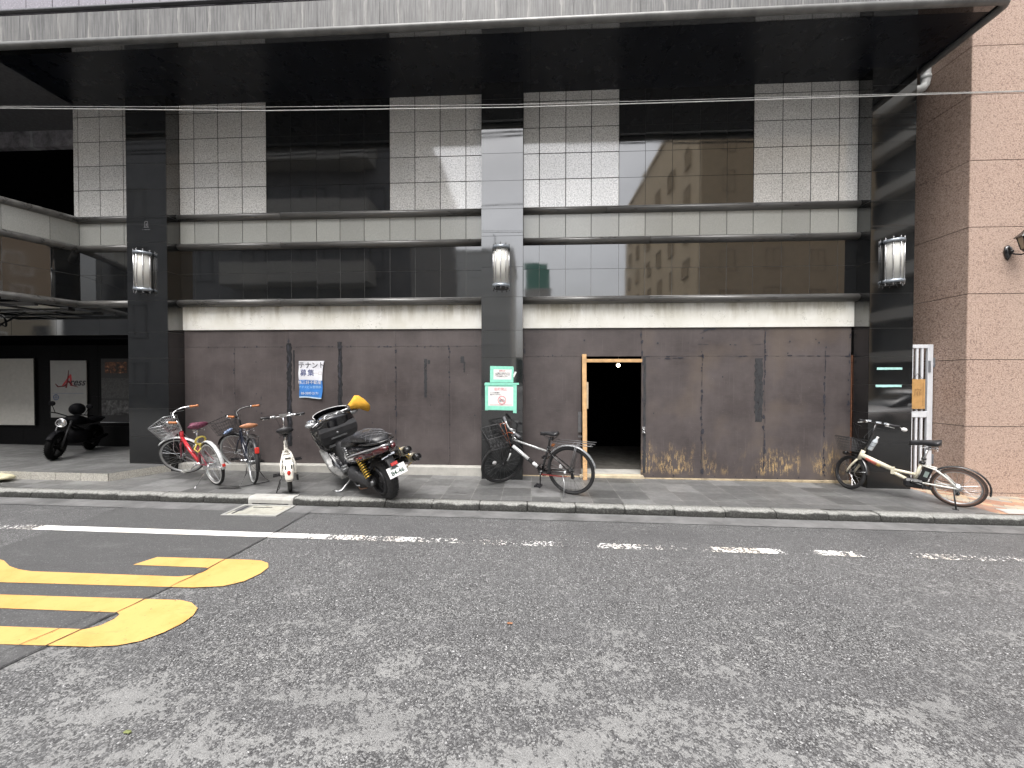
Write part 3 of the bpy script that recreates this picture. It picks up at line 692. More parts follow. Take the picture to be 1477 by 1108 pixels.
# timber door frame with open doorway
df = thing('timber_door_frame', 'raw pine door frame round the open black doorway in the hoarding', 'door frame', (.86,6.38,0), world=True)
mb = MB(); mb.box(.828,.897,0,.05,-.012,2.025, bev=.004, X=Matrix.Translation((0,6.20,0))@Matrix.Rotation(-math.atan(.15/2),4,'X')); mb.build('post', TIMB, df)
mb = MB(); mb.box(.898,1.800,6.365,6.412,1.885,1.938, bev=.004); mb.build('head_rail', TIMB, df)
mb = MB(); mb.box(.80,1.835,6.36,6.47,-.10,.030, bev=.004); mb.build('threshold', mat('pale_worn_sill', (.52,.44,.31), .7, scale=5, var=.25), df)
mb = MB(); mb.box(.899,.94,6.42,6.45,1.12,1.56, bev=.003); mb.build('packing_strip', mat('pale_offcut', (.62,.52,.38), .6), df)
mb = MB(); mb.box(.772,.826,6.395,6.405,.73,1.07); mb.box(.765,.90,6.334,6.344,.655,.685); mb.build('hinge_plate', mat('dull_grey_iron', (.16,.16,.165), .5, .6), df)
mb = MB(); mb.box(1.815,1.865,6.402,6.413,.72,.83, bev=.003); mb.tube([(1.83,6.39,.80),(1.83,6.375,.79),(1.845,6.37,.765),(1.85,6.385,.74)], .009, 8); mb.sphere((1.848,6.385,.735), .018); mb.build('latch', STEEL, df)
lb = thing('light_bulb', 'small glowing bulb hanging in the dark doorway', 'light bulb', (1.62,7.2,1.865), world=True)
mb = MB(); mb.sphere((1.60,7.2,1.865), .034); mb.build('bulb', mat('lit_bulb_glass', (1.0,.86,.62), .3, emit=6), lb)
mb = MB(); mb.cyl((1.60,7.2,1.895),(1.60,7.2,1.96),.018); mb.tube([(1.60,7.2,1.96),(1.60,7.2,2.9)], .004, 6); mb.build('flex', PLA, lb)

# ------------------------------------------------------------------ wall lamps
LGL = mat('frosted_lamp_glass', (.56,.555,.52), .75, var=.06, scale=7); LMT = mat('blue_grey_lamp_metal', (.30,.33,.365), .35, .6)
def wall_lamp(x, label):
    r = thing('wall_lamp', label, 'wall lamp', (x,6.115,3.02), group='lamps on the black columns', world=True)
    R = .118
    def arc(rr, n=18): return [(x+rr*math.cos(math.pi+math.pi*i/n), 6.115-.006+rr*1.05*math.sin(math.pi+math.pi*i/n)) for i in range(n+1)]
    mb = MB(); pl = arc(R); mb.prism(pl, 3.095, 3.665, 'xy', smooth=True); mb.build('glass_shade', LGL, r)
    for z in (3.055, 3.655):
        mb = MB(); o = arc(R+.022); i_ = arc(R-.004); mb.prism(o+i_[::-1], z, z+.045, 'xy', smooth=True); mb.build('end_ring', LMT, r)
    mb = MB(); mb.prism(arc(R-.006), 3.045, 3.094, 'xy'); mb.build('end_cap', BLK, r)
    for k in range(5):
        a = math.pi+math.pi*(k+.35)/4.7; px, py = x+(R+.011)*math.cos(a), 6.109+(R+.011)*1.05*math.sin(a)
        mb = MB(); mb.cyl((px,py,3.018),(px,py,3.735),.0065,n=8); mb.build('rod', STEEL, r)
    mb = MB(); mb.box(x-.095,x+.095,6.10,6.1155,3.06,3.69); mb.build('back_plate', LMT, r)
wall_lamp(-6.43, 'half round frosted wall lamp on the left black column'); wall_lamp(-.482, 'half round frosted wall lamp on the middle black column above the mint notices'); wall_lamp(5.43, 'half round frosted wall lamp on the right black column beside pink wall')

# ------------------------------------------------------------------ notices, banner, posters
YN = 6.1125
def notice(label, x0, x1, z0, z1, sk, paper, lines, tabs):
    r = thing('paper_notice', label, 'notice', ((x0+x1)/2,6.118,z0), group='taped notices', world=True)
    X = Matrix.Translation(((x0+x1)/2,0,(z0+z1)/2)) @ Matrix.Rotation(sk,4,'Y') @ Matrix.Translation((-(x0+x1)/2,0,-(z0+z1)/2))
    mb = MB(); px0, px1, pz0, pz1 = paper
    mb.box(px0-.02, px1+.02, YN-.001, YN+.005, pz0-.02, pz1+.02, X=X); mb.build('sheet', PAPER, r)
    mb = MB()
    for (a, b_, c, d, dy, rt) in tabs:
        XX_ = X @ Matrix.Translation(((a+b_)/2,0,(c+d)/2)) @ Matrix.Rotation(rt,4,'Y') @ Matrix.Translation((-(a+b_)/2,0,-(c+d)/2))
        mb.box(a, b_, YN-.003-dy, YN-.0012-dy+.0005, c, d, X=XX_)
    mb.build('tape', TEAL, r)
    for (t, h, cx, cz, m) in lines:
        text_mb(t, h, X @ wallX(cx, YN-.0035, cz), bold=.0006).build('lettering', m, r)
    return r, X
n1, X1 = notice('white notice framed in mint tape, upper of two on the middle column', -.665, -.285, 1.555, 1.818, .01, (-.600,-.325,1.605,1.765),
    [('お知らせ', .026, -.465, 1.738, INKR), ('この場所は工事を行います', .020, -.462, 1.702, INK), ('ご迷惑をおかけ致しますが', .020, -.462, 1.675, INK), ('ご協力お願いします', .020, -.47, 1.648, INK)],
    [(-.66,-.29,1.765,1.815,0,.01),(-.66,-.605,1.56,1.79,.002,0),(-.66,-.29,1.555,1.605,.004,-.01),(-.318,-.285,1.56,1.80,.001,.02)])
mb = MB(); mb.box(-.285,-.255,YN-.004,YN+.004,1.64,1.73,X=Matrix.Translation((-.27,0,1.685))@Matrix.Rotation(.45,4,'Y')@Matrix.Translation((.27,0,-1.685))); mb.build('tag', PAPER, n1)
n2, X2 = notice('white no parking notice framed in mint tape, lower of two on the middle column', -.745, -.228, 1.09, 1.55, .005, (-.685,-.295,1.185,1.475),
    [('駐輪禁止', .052, -.49, 1.445, mat('faded_red_ink', (.75,.35,.38), .6)), ('ここに自転車を', .022, -.58, 1.39, INK), ('置かないで下さい', .022, -.57, 1.36, INK)],
    [(-.745,-.235,1.49,1.55,0,.012),(-.74,-.69,1.11,1.53,.002,-.008),(-.29,-.235,1.07,1.52,.003,0),(-.735,-.24,1.115,1.18,.004,.012),(-.75,-.20,1.515,1.545,.006,-.02)])
mb = MB(); mb.ring((-.47,YN-.0045,1.275),(0,1,0),.062,.005,28,6,X=X2,sx=.3); mb.box(-.53,-.41,YN-.006,YN-.004,1.271,1.279,X=X2@Matrix.Translation((-.47,0,1.275))@Matrix.Rotation(.78,4,'Y')@Matrix.Translation((.47,0,-1.275)))
mb.box(-.66,-.31,YN-.005,YN-.004,1.197,1.202,X=X2); mb.build('prohibition_ring', mat('pale_red_ink', (.72,.22,.25), .6), n2)
mb = MB()
for cx in (-.495,-.445): mb.ring((cx,YN-.0045,1.262),(0,1,0),.016,.0025,16,4,X=X2,sx=.3)
mb.tube([(-.495,YN-.0045,1.262),(-.478,YN-.0045,1.288),(-.455,YN-.0045,1.288),(-.445,YN-.0045,1.262)],.0025,4,X=X2); mb.build('bicycle_symbol', INK, n2)
# tenant wanted banner
bn = thing('rental_banner', 'creased white and blue tenant wanted banner on the left hoarding', 'banner', (-3.76,6.414,1.28), world=True)
def bwave(x, z):
    t = (z-1.28)/.64
    return 6.400-.006*math.sin(9*(x+3.76)+2*t)-.005*math.sin(14*t+3*(x+3.76))-.018*max(0,.12-t)*4*abs(math.sin((x+4)*9))
def bpt(u, v):
    z = 1.285+.63*v; l = -3.982+.006*math.sin(7*v); r = -3.527-.085*(1-v)+ .03*max(0,.35-v)/.35+.018*math.sin(6.0*v)
    x = l+(r-l)*u; return (x, bwave(x, z), z-.012*u*(1-v)+.008*math.sin(u*5)*(1-v))
for nm, v0, v1, m in (('upper_sheet', .485, 1, mat('banner_white', (.70,.71,.76), .5, var=.06)), ('lower_sheet', .03, .485, mat('banner_blue', (.045,.19,.52), .45, var=.3, scale=5)), ('hem', 0, .03, mat('banner_hem', (.55,.66,.74), .5))):
    mb = MB(); nu, nv = 16, 12
    vs = [bpt(i/nu, v0+(v1-v0)*j/nv) for j in range(nv+1) for i in range(nu+1)]
    mb.add(vs, [(j*(nu+1)+i, j*(nu+1)+i+1, (j+1)*(nu+1)+i+1, (j+1)*(nu+1)+i) for j in range(nv) for i in range(nu)], 0, True)
    mb.add([(p[0],p[1]+.0015,p[2]) for p in vs], [(j*(nu+1)+i, (j+1)*(nu+1)+i, (j+1)*(nu+1)+i+1, j*(nu+1)+i+1) for j in range(nv) for i in range(nu)], 0, True)
    mb.build(nm, m, bn, fix=False)
for t, h, x, z, m in (('テナント', .118, -3.755, 1.835, INK), ('募', .125, -3.90, 1.705, mat('navy_ink', (.05,.07,.20), .6)), ('集', .125, -3.765, 1.705, mat('navy_ink', (.05,.07,.20), .6)), ('一口', .07, -3.64, 1.70, mat('pale_brown_ink', (.45,.40,.36), .6)),
                      ('株三好不動産', .070, -3.79, 1.545, PAPER), ('ナイスビル管理部', .050, -3.79, 1.465, mat('pale_blue_ink', (.35,.55,.75), .6)), ('03-3597-2171', .056, -3.785, 1.36, PAPER)):
    mb = text_mb(t, h, wallX(x, 0, z)); mb.v = [V((p.x, bwave(p.x, p.z)-.0035, p.z)) for p in mb.v]; mb.build('lettering', m, bn)
# posters at the back of the entrance
pw = thing('blank_poster_board', 'blank off white board at the far left of the dark entrance', 'board', (-10.9,7.50,.63), world=True)
mb = MB(); mb.box(-11.6,-10.33,7.485,7.505,.64,2.02); mb.build('board', mat('offwhite_board', (.44,.43,.40), .6, var=.08), pw)
mb = MB(); 
for r in ((-11.6,-10.31,2.021,2.035),(-10.329,-10.31,.63,2.02),(-11.6,-10.33,.625,.639)): mb.box(r[0],r[1],7.48,7.507,r[2],r[3])
mb.build('edge_trim', BLK, pw)
p2 = thing('script_poster', 'white poster with red and black script behind the dark motorcycle', 'poster', (-9.57,7.50,.75), world=True)
mb = MB(); mb.box(-9.97,-9.18,7.49,7.505,.80,1.98); mb.build('sheet', mat('grey_white_sheet', (.32,.32,.31), .5, var=.05), p2)
text_mb('A', .34, wallX(-9.60,7.487,1.56), bold=.004, shear=.35).build('initial', INKR, p2); text_mb('ress', .21, wallX(-9.38,7.486,1.53), shear=.35, bold=.003).build('lettering', INK, p2)
mb = MB(); mb.tube([(-9.86,7.486,1.50),(-9.80,7.486,1.44),(-9.66,7.486,1.45),(-9.56,7.486,1.55),(-9.50,7.486,1.47),(-9.36,7.486,1.43)], [.004,.012,.01,.016,.012,.004], 6); mb.tube([(-9.62,7.486,1.42),(-9.58,7.486,1.6),(-9.565,7.486,1.78)], [.014,.01,.003], 6); mb.build('swash', mat('dark_red_ink', (.18,.03,.04), .6), p2)
mb = MB(); mb.box(-9.95,-9.25,7.487,7.4895,1.30,1.305); mb.ring((-9.85,7.487,1.22),(0,1,0),.055,.008,24,5,sx=.3); mb.box(-9.905,-9.795,7.486,7.489,1.215,1.225); mb.box(-9.855,-9.845,7.486,7.489,1.165,1.275); mb.build('emblem', mat('blue_ink', (.08,.13,.26), .6), p2)
p3 = thing('photo_poster', 'dark photo poster with orange lights at the right of the entrance', 'poster', (-8.55,7.50,.75), world=True)
def m_photo():
    m, nt, b, o = newmat('dark_photo_print'); q = N(nt); co = q.coord(); v = q.noise(co, 13, 6, .7)
    q.set(b.inputs['Base Color'], q.ramp(v, [(.42,(.012,.008,.007)), (.55,(.14,.05,.02)), (.62,(.40,.17,.07)), (.70,(.55,.40,.25))])); b.inputs['Roughness'].default_value = .35; return m
mb = MB(); mb.box(-8.86,-8.20,7.495,7.508,.72,2.02); mb.build('backing', mat('charcoal_card', (.035,.035,.036), .5), p3)
mb = MB(); mb.box(-8.77,-8.30,7.489,7.494,1.72,1.95); mb.build('photo', m_photo(), p3)
def m_faces():
    m, nt, b, o = newmat('grey_photo_print'); q = N(nt); co = q.coord(); v = q.noise(co, 11, 5, .7)
    q.set(b.inputs['Base Color'], q.ramp(v, [(.40,.015), (.55,.09), (.68,.20)])); b.inputs['Roughness'].default_value = .4; return m
mb = MB(); mb.box(-8.85,-8.23,7.489,7.494,.86,1.16); mb.build('photo', m_faces(), p3)
mb = MB(); mb.box(-8.85,-8.23,7.489,7.494,1.20,1.62); mb.build('text_panel', mat('charcoal_print', (.06,.06,.06), .5, scale=30, var=.5), p3)
mb = MB(); mb.box(-8.87,-8.18,7.475,7.494,.70,.715); mb.build('ledge', BRUSH, p3)

# ------------------------------------------------------------------ pink granite building, gate, pipe, lantern
pk = thing('granite_building', 'pinkish tan rough granite building at the right edge', 'building', (6.24,5.85,0), world=True)
PZ = [-.4,-.02,.938,1.895,2.837,3.785,4.73,5.657,6.34,7.3,8.26,9.2,10.2,11.2,12.2]
mb = MB(); tiles(mb, (0,5.85,0), XX, ZZ, [6.235,9.0,11.0,13.0,15.0], PZ, NY, .009, .02, .0008); back(mb, (0,5.85,0), XX, ZZ, 6.25, 15, -.4, 12.2, NY, .012); mb.build('front_wall', [PG, GROUTD], pk, fix=False)
mb = MB(); tiles(mb, (6.235,0,0), YY, ZZ, [5.852,8.5,11.0], PZ, (-1,0,0), .009, .02, .0008); back(mb, (6.235,0,0), YY, ZZ, 5.87, 11, -.4, 12.2, (-1,0,0), .012); mb.build('side_wall', [PG, GROUTD], pk, fix=False)
mb = MB(); mb.box(6.27, 15, 5.88, 11, -.4, 12.19); mb.build('core', GROUTD, pk)
gt = thing('metal_gate', 'tall narrow white barred gate between black column and pink granite wall', 'gate', (6.0,6.3,-.06), world=True)
GW = mat('white_gate_enamel', (.66,.68,.71), .35, var=.06)
mb = MB()
for r in ((5.775,5.80,-.03,2.152),(6.135,6.215,-.03,2.152)): mb.box(r[0],r[1],6.285,6.325,r[2],r[3],bev=.004)
for r in ((2.095,2.152),(1.02,1.115),(-.02,.06)): mb.box(5.801,6.134,6.288,6.322,r[0],r[1],bev=.004)
mb.build('frame', GW, gt)
for i in range(4):
    x = 5.835+i*.076; mb = MB(); mb.box(x-.016,x+.016,6.294,6.316,.061,1.019); mb.box(x-.016,x+.016,6.294,6.316,1.116,2.094); mb.build('bar', GW, gt)
mb = MB(); mb.box(6.216,6.235,6.28,6.33,1.80,1.95); mb.box(6.216,6.235,6.28,6.33,.30,.45); mb.box(6.14,6.17,6.275,6.285,1.72,1.9); mb.build('hinge', LMT, gt)
cb = MB(); cb.box(5.87,6.085,6.268,6.276,1.155,1.615); sg = thing('cardboard_sign', 'brown cardboard sign hung on the white gate', 'sign', (5.98,6.272,1.155), world=True)
cb.build('card', mat('brown_cardboard', (.47,.27,.10), .75, var=.15), sg)
mb = MB(); text_mb('扉', .13, wallX(5.975,6.2675,1.40), mb=mb); mb.box(6.05,6.056,6.2665,6.268,1.2,1.56); mb.build('lettering', mat('faded_brown_ink', (.24,.13,.05), .7), sg)
mb = MB(); mb.tube([(5.90,6.272,1.615),(5.98,6.28,1.70),(6.06,6.272,1.615)], .003, 5); mb.build('string', PLA, sg)
for (x0, x1, z, lab) in ((5.235,5.60,1.775,'mint tape strip on the right black column, upper of two'), (5.22,5.595,1.512,'mint tape strip on the right black column, lower of two')):
    mb = MB(); n = 12; vs = []
    for i in range(n+1):
        u = i/n; x = x0+(x1-x0)*u; d = .002*math.sin(u*19); vs += [(x,6.113+d,z-.017+random.uniform(-.002,.002)), (x,6.113+d,z+.017+random.uniform(-.002,.002)), (x,6.116+d,z-.017), (x,6.116+d,z+.017)]
    for i in range(n): a = 4*i; mb.add([vs[a],vs[a+1],vs[a+5],vs[a+4],vs[a+2],vs[a+3],vs[a+7],vs[a+6]], [(0,3,2,1),(4,5,6,7),(0,4,7,3),(1,2,6,5)])
    tag(mb.build('tape_strip', mat('pale_mint_tape', (.42,.72,.68), .4)), lab, 'tape', 'tape strips on the right column')
dp = thing('drain_pipe', 'white bent drain pipe under the awning beside the right column', 'pipe', (6.165,6.42,6.15), world=True)
PVC = mat('grey_white_pvc', (.55,.56,.55), .4)
mb = MB(); mb.tube([(6.165,6.42,7.4),(6.165,6.42,6.30),(6.155,6.42,6.23),(6.125,6.42,6.185),(6.08,6.42,6.16),(6.0,6.42,6.15),(5.758,6.42,6.14)], .058, 16); mb.build('pipe', PVC, dp)
mb = MB(); mb.cyl((6.165,6.42,6.31),(6.165,6.42,6.37),.064); mb.cyl((5.98,6.42,6.15),(5.92,6.42,6.147),.064); mb.build('collar', PVC, dp)
ln = thing('wall_lantern', 'black carriage lantern on a bracket on the pink granite wall', 'lantern', (6.75,5.84,3.41), world=True)
mb = MB(); pr = [(0,.105),(.045,.075),(.055,.02),(.045,-.04),(.02,-.085),(0,-.115),(-.02,-.085),(-.045,-.04),(-.055,.02),(-.045,.075)]
mb.loft([[(6.75+a*f, 5.842-d, 3.415+b_*f) for a,b_ in pr] for d, f in ((0,1),(.012,.97),(.028,.75),(.036,.45))]); mb.build('back_plate', BLK, ln)
mb = MB(); mb.tube([(6.75,5.82,3.42),(6.76,5.77,3.37),(6.78,5.71,3.345),(6.80,5.67,3.36),(6.80,5.66,3.39)], .011, 8); mb.sphere((6.76,5.80,3.42),.022); mb.build('arm', BLK, ln)
def ngon(cx, cy, z, r, n=6): return [(cx+r*math.cos(2*math.pi*i/n+.3), cy+r*math.sin(2*math.pi*i/n+.3), z) for i in range(n)]
mb = MB(); mb.loft([ngon(6.80,5.66,3.410,.056), ngon(6.80,5.66,3.570,.092)], smooth=False); mb.build('glass', mat('smoked_lantern_glass', (.30,.25,.17), .12, coat=.6), ln)
mb = MB(); mb.loft([ngon(6.80,5.66,3.571,.125), ngon(6.80,5.66,3.585,.12), ngon(6.80,5.66,3.650,.055), ngon(6.80,5.66,3.700,.02)], smooth=False); mb.loft([ngon(6.80,5.66,3.370,.03), ngon(6.80,5.66,3.409,.062)], smooth=False)
for i in range(6):
    a, b_ = ngon(6.80,5.66,3.410,.058)[i], ngon(6.80,5.66,3.570,.094)[i]; mb.tube([a,b_],.006,5)
mb.build('cage', BLK, ln)
# overhead cables along the street
for (r, zs, lab) in ((.0048, [4.83,4.683,4.621,4.610,4.603,4.62], 'pale overhead cable crossing the facade, thicker and lower of two'), (.0024, [4.85,4.725,4.652,4.633,4.612,4.625], 'thin grey overhead cable crossing the facade just above the thicker one')):
    xs = [-6.5,-3.15,-.2,2.47,5.1,9.5]; mb = MB(); pts = []
    z_l = zs[0]+.05*4
    pts.append((-16, 4.3, zs[0]+.46)); 
    for i in range(len(xs)-1):
        for k in range(5): u = k/5; pts.append((xs[i]+(xs[i+1]-xs[i])*u, 4.3, zs[i]+(zs[i+1]-zs[i])*u))
    pts.append((9.5,4.3,zs[-1])); pts.append((18,4.3,zs[-1]+.2))
    mb.tube(pts, r, 6); tag(mb.build('overhead_cable', mat('weathered_cable', (.40,.40,.39), .45)), lab, 'cable', 'overhead cables')
# kerb drain
dr = thing('kerb_drain', 'pale concrete kerb inlet with iron framed gutter cover below the white bicycle', 'drain', (-3.46,4.93,-.07), world=True)
mb = MB(); PALE = mat('new_pale_concrete', (.36,.355,.335), .8, scale=9, bump=.15, dirt=((.25,.24,.21), 4, .58, .4))
x0, x1 = -3.765, -3.155
secs = []
for xx, low in ((x0,0),(x0+.055,0),(x0+.056,1),(x1-.056,1),(x1-.055,0),(x1,0)):
    z0 = gz(xx); zb = z0-.078 if low else z0-.14
    secs.append([(xx,4.915,zb),(xx,4.915,z0-.03),(xx,4.93,z0-.006),(xx,4.96,z0+.003),(xx,5.062,z0+.003),(xx,5.062,zb)])
mb.loft(secs, smooth=False); mb.build('inlet_block', PALE, dr)
mb = MB(); mb.box(x0+.05,x1-.05,5.04,5.06,gz(-3.4)-.15,gz(-3.4)-.05); mb.build('inlet_throat', INK, dr)
zc = gz(-3.45)+RD+.010
mb = MB()
for r in ((-3.80,-3.10,4.50,4.53),(-3.80,-3.10,4.865,4.895),(-3.80,-3.77,4.53,4.865),(-3.13,-3.10,4.53,4.865)): mb.box(*r, zc-.03, zc+.004)
mb.build('cover_frame', mat('worn_galvanised', (.38,.38,.36), .5, .2), dr)
mb = MB(); mb.box(-3.765,-3.135,4.535,4.86,zc-.03,zc-.002); mb.build('cover', mat('stained_cover_concrete', (.34,.335,.29), .8, scale=5, var=.3, dirt=((.10,.07,.05), 5, .55, .8)), dr)
mb = MB(); mb.box(-3.71,-3.69,4.56,4.83,zc-.002,zc+.003); mb.box(-3.60,-3.35,4.79,4.80,zc-.002,zc+.003); mb.build('lifting_slot', INK, dr)
# concrete cover slab in the brick paving and pale bag by the step
mb = MB(); mb.add([(5.93,5.07,gz(5.93)+.004),(6.6,5.07,gz(6.6)+.004),(6.45,5.24,gz(6.45)+.005),(6.0,5.26,gz(6)+.005)], [(0,1,2,3)]); struct(mb.build('concrete_patch', PALE))
mb = MB(); secs = []
for i in range(13):
    u = i/12; f = math.sin(math.pi*min(1,max(0,.04+u*.92)))**.5; s = []
    for k in range(16):
        a = 2*math.pi*k/16; w = 1+.10*math.sin(3*a+u*5)+random.uniform(-.04,.04)
        s.append((-8.62+u*.90, 5.32+.15*f*w*math.cos(a), gz(-8)+.058+.062*f*w*math.sin(a)*(1 if math.sin(a)>0 else .9)))
    secs.append(s)
mb.loft(secs); tag(mb.build('canvas_bag', mat('cream_canvas', (.47,.44,.30), .8, scale=6, var=.3)), 'cream canvas bag lying on the pavement against the entrance step', 'bag')
# fallen leaves on the road
for (x, y, col, lab) in ((.18-.33,2.66,(.42,.16,.05),'small orange leaf on the grey asphalt'), (-1.93,1.72,(.22,.26,.06),'small green leaf on the asphalt at the lower left')):
    mb = MB(); z = gz(x)+RD+.006
    mb.add([(x-.02,y,z),(x-.008,y-.008,z+.004),(x+.014,y-.006,z+.002),(x+.024,y+.002,z+.006),(x+.01,y+.010,z+.003),(x-.01,y+.009,z+.005),(x,y,z+.006)], [(0,1,6),(1,2,6),(2,3,6),(3,4,6),(4,5,6),(5,0,6)])
    mb.add([(x-.02,y,z-.002),(x+.014,y-.006,z-.001),(x+.024,y+.002,z),(x-.01,y+.009,z)], [(0,1,2,3)])
    tag(mb.build('fallen_leaf', mat('leaf_%s' % lab.split()[1], tuple(c_*.55+.03 for c_ in col), .7)), lab, 'leaf')
# ------------------------------------------------------------------ bicycles
# every bicycle stands in its own axes: x forward, y to its left, z up, origin under the rear axle
class Bike:
    def __init__(s, name, label, cat, loc, head, lean, group=None, axis=None, steer=0.0):
        s.root = thing(name, label, cat, (loc[0], loc[1], gz(loc[0])), (math.radians(lean), math.radians(.57*math.cos(math.radians(head))), math.radians(head)), group)
        s.I = Matrix.Identity(4); s.S = s.I
        if axis:
            a, b_ = V(axis[0]), V(axis[1]); s.S = Matrix.Translation(a) @ Matrix.Rotation(math.radians(steer), 4, (b_-a).normalized()) @ Matrix.Translation(-a)
    def put(s, name, mb, m, X=None, parent=None, **k):
        if X is not None: mb.v = [X @ p for p in mb.v]
        return mb.build(name, m, parent or s.root, **k)
    def world(s):
        r = s.root; return Matrix.Translation(r.location) @ r.rotation_euler.to_matrix().to_4x4()
def wheel(B, c, R, tr, X, tyre=RUB, rim=BRUSH, nsp=28, hubw=.05, sp=.0016, spm=STEEL, rimw=.012, wall=None, hub_r=.016):
    mb = MB(); rr = R-tr*2+.004
    n = 44; secs = []
    for i in range(n+1):
        a = 2*math.pi*i/n; d = V((math.cos(a),0,math.sin(a)))
        secs.append([V(c)+d*(rr+.006)+V((0,rimw,0)), V(c)+d*(rr+.006)-V((0,rimw,0)), V(c)+d*(rr-.010)-V((0,rimw*.8,0)), V(c)+d*(rr-.014), V(c)+d*(rr-.010)+V((0,rimw*.8,0))])
    mb.loft(secs, cap=False)
    mb.cyl(V(c)+V((0,hubw,0)), V(c)-V((0,hubw,0)), hub_r, n=12); mb.cyl(V(c)+V((0,hubw+.02,0)), V(c)-V((0,hubw+.02,0)), .007, n=8)
    for y in (-hubw*.7, hubw*.7): mb.cyl(V(c)+V((0,y-.003,0)), V(c)+V((0,y+.003,0)), hub_r+.012, n=14)
    w = B.put('wheel', mb, rim, X)
    mb = MB(); mb.ring(c, (0,1,0), R-tr, tr, 52, 9, sx=1.0); B.put('tyre', mb, tyre, X, w)
    if wall:
        mb = MB()
        for y in (-1, 1): mb.ring(V(c)+V((0,y*tr*.72,0)), (0,1,0), R-tr*1.45, tr*.42, 48, 6, sx=.55)
        B.put('sidewall', mb, wall, X, w)
    mb = MB()
    for k in range(nsp):
        a = 2*math.pi*k/nsp; y = hubw*.7*(1 if k % 2 else -1); off = .55*(1 if (k//2) % 2 else -1)
        mb.tube([V(c)+V((math.cos(a+off)*(hub_r+.009), y, math.sin(a+off)*(hub_r+.009))), V(c)+V((math.cos(a)*(rr-.008), 0, math.sin(a)*(rr-.008)))], sp, 4)
    B.put('spokes', mb, spm, X, w)
    return w
def mudguard(B, c, R, a0, a1, w, m, X, stays=None, name='mudguard', n=26):
    secs = []
    for i in range(n+1):
        a = math.radians(a0+(a1-a0)*i/n); d = V((math.cos(a),0,math.sin(a)))
        o = [(-w/2,-.012),(-w*.36,-.002),(0,.005),(w*.36,-.002),(w/2,-.012)]; inn = [(y*.93, r-.003) for y, r in o][::-1]
        secs.append([V(c)+d*(R+r)+V((0,y,0)) for y, r in o+inn])
    mb = MB(); mb.loft(secs); g = B.put(name, mb, m, X)
    if stays:
        mb = MB()
        for a in stays:
            d = V((math.cos(math.radians(a)),0,math.sin(math.radians(a))))
            for y in (-1,1): mb.tube([V(c)+V((0,y*.06,0)), V(c)+d*(R-.012)+V((0,y*w*.5,0))], .0028, 5)
        B.put('stay', mb, STEEL if m is not PLA else PLA, X, g)
    return g
def saddle(B, c, L, W, m, under=PLA, tilt=0.0, springs=True, name='saddle', thick=1.0):
    secs = []; n = 12
    for i in range(n+1):
        u = i/n; x = L*(u-.42)
        hw = W/2*(1-(1-min(1,(u+.02)/.18))**2)**.5 if u < .18 else W/2*(1-.80*min(1,(u-.18)/.55)**.8)
        if u > .9: hw *= (1-(u-.9)*4.5)
        zt = .020*math.cos((u-.2)*2.3)+(.018 if u < .25 else 0)*(1-u*4); th = (.050 if u < .45 else .036)*thick; s = []
        for k in range(14):
            a = 2*math.pi*k/14; y = hw*math.cos(a); z = math.sin(a); s.append(V((c[0]+x+tilt*0, c[1]+y, c[2]+zt+x*tilt+(z*.024*thick if z > 0 else z*th*.75)-.008*(math.cos(a)**2))))
        secs.append(s)
    mb = MB(); mb.loft(secs); s_ = B.put(name, mb, m)
    mb = MB()
    for y in (-.028,.028): mb.tube([(c[0]-L*.30,c[1]+y*1.5,c[2]-.028),(c[0]-L*.2,c[1]+y,c[2]-.055),(c[0]+L*.15,c[1]+y,c[2]-.055),(c[0]+L*.42,c[1]+y*.4,c[2]-.02)],.004,6)
    mb.cyl((c[0]-.02,c[1],c[2]-.085),(c[0]-.02,c[1],c[2]-.04),.016); mb.cyl((c[0]-.02,c[1]-.035,c[2]-.055),(c[0]-.02,c[1]+.035,c[2]-.055),.012)
    if springs:
        for y in (-.06,.06):
            mb.tube([(c[0]-L*.27+.018*math.cos(t), c[1]+y+.018*math.sin(t), c[2]-.082+.0075*t/1.0*.75) for t in [i*.5 for i in range(26)]], .0032, 5)
    B.put('saddle_clamp', mb, under, None, s_)
    return s_
def basket(B, x0, x1, w0, w1, z0, z1, m, X, nx=7, ny=9, nz=4, r=.0021, sl=.04, mesh=False):
    """wire basket: bottom x0..x1 by w0, top flares to w1"""
    def pt(u, v, t):    # u along x 0..1, v across -1..1, t height
        w = w0+(w1-w0)*t; xa = x0-.015*t; xb = x1+sl*t; return V((xa+(xb-xa)*u, v*w/2, z0+(z1-z0)*t))
    def loop(t):
        P = []
        c = .12
        for (u, v) in ((0,-1+c),(0,1-c),(c*.5,1),(1-c*.5,1),(1,1-c),(1,-1+c),(1-c*.5,-1),(c*.5,-1)): P.append(pt(u,v,t))
        return P
    mb = MB()
    for j in range(nz+1): mb.tube(loop(j/nz), r*(2.0 if j == nz else 1.3 if j == 0 else 1), 5, closed=True)
    for i in range(nx+1):
        u = i/nx
        for v in (-1,1): mb.tube([pt(u,v,0), pt(u,v,1)], r, 4)
        mb.tube([pt(u,-1,0), pt(u,1,0)], r, 4)
    for i in range(ny+1):
        v = -1+2*i/ny
        for u in (0,1): mb.tube([pt(u,v,0), pt(u,v,1)], r, 4)
        mb.tube([pt(0,v,0), pt(1,v,0)], r, 4)
    if mesh:
        for k in range(6):
            a, b_ = -1+k*.33, -1+k*.33+.5
            for u in (0,1): mb.tube([pt(u,max(-1,a),0), pt(u,min(1,b_+.4),1)], r*.8, 4)
            for v in (-1,1): mb.tube([pt(k/6,v,0), pt(min(1,k/6+.4),v,1)], r*.8, 4)
    return B.put('basket', mb, m, X)
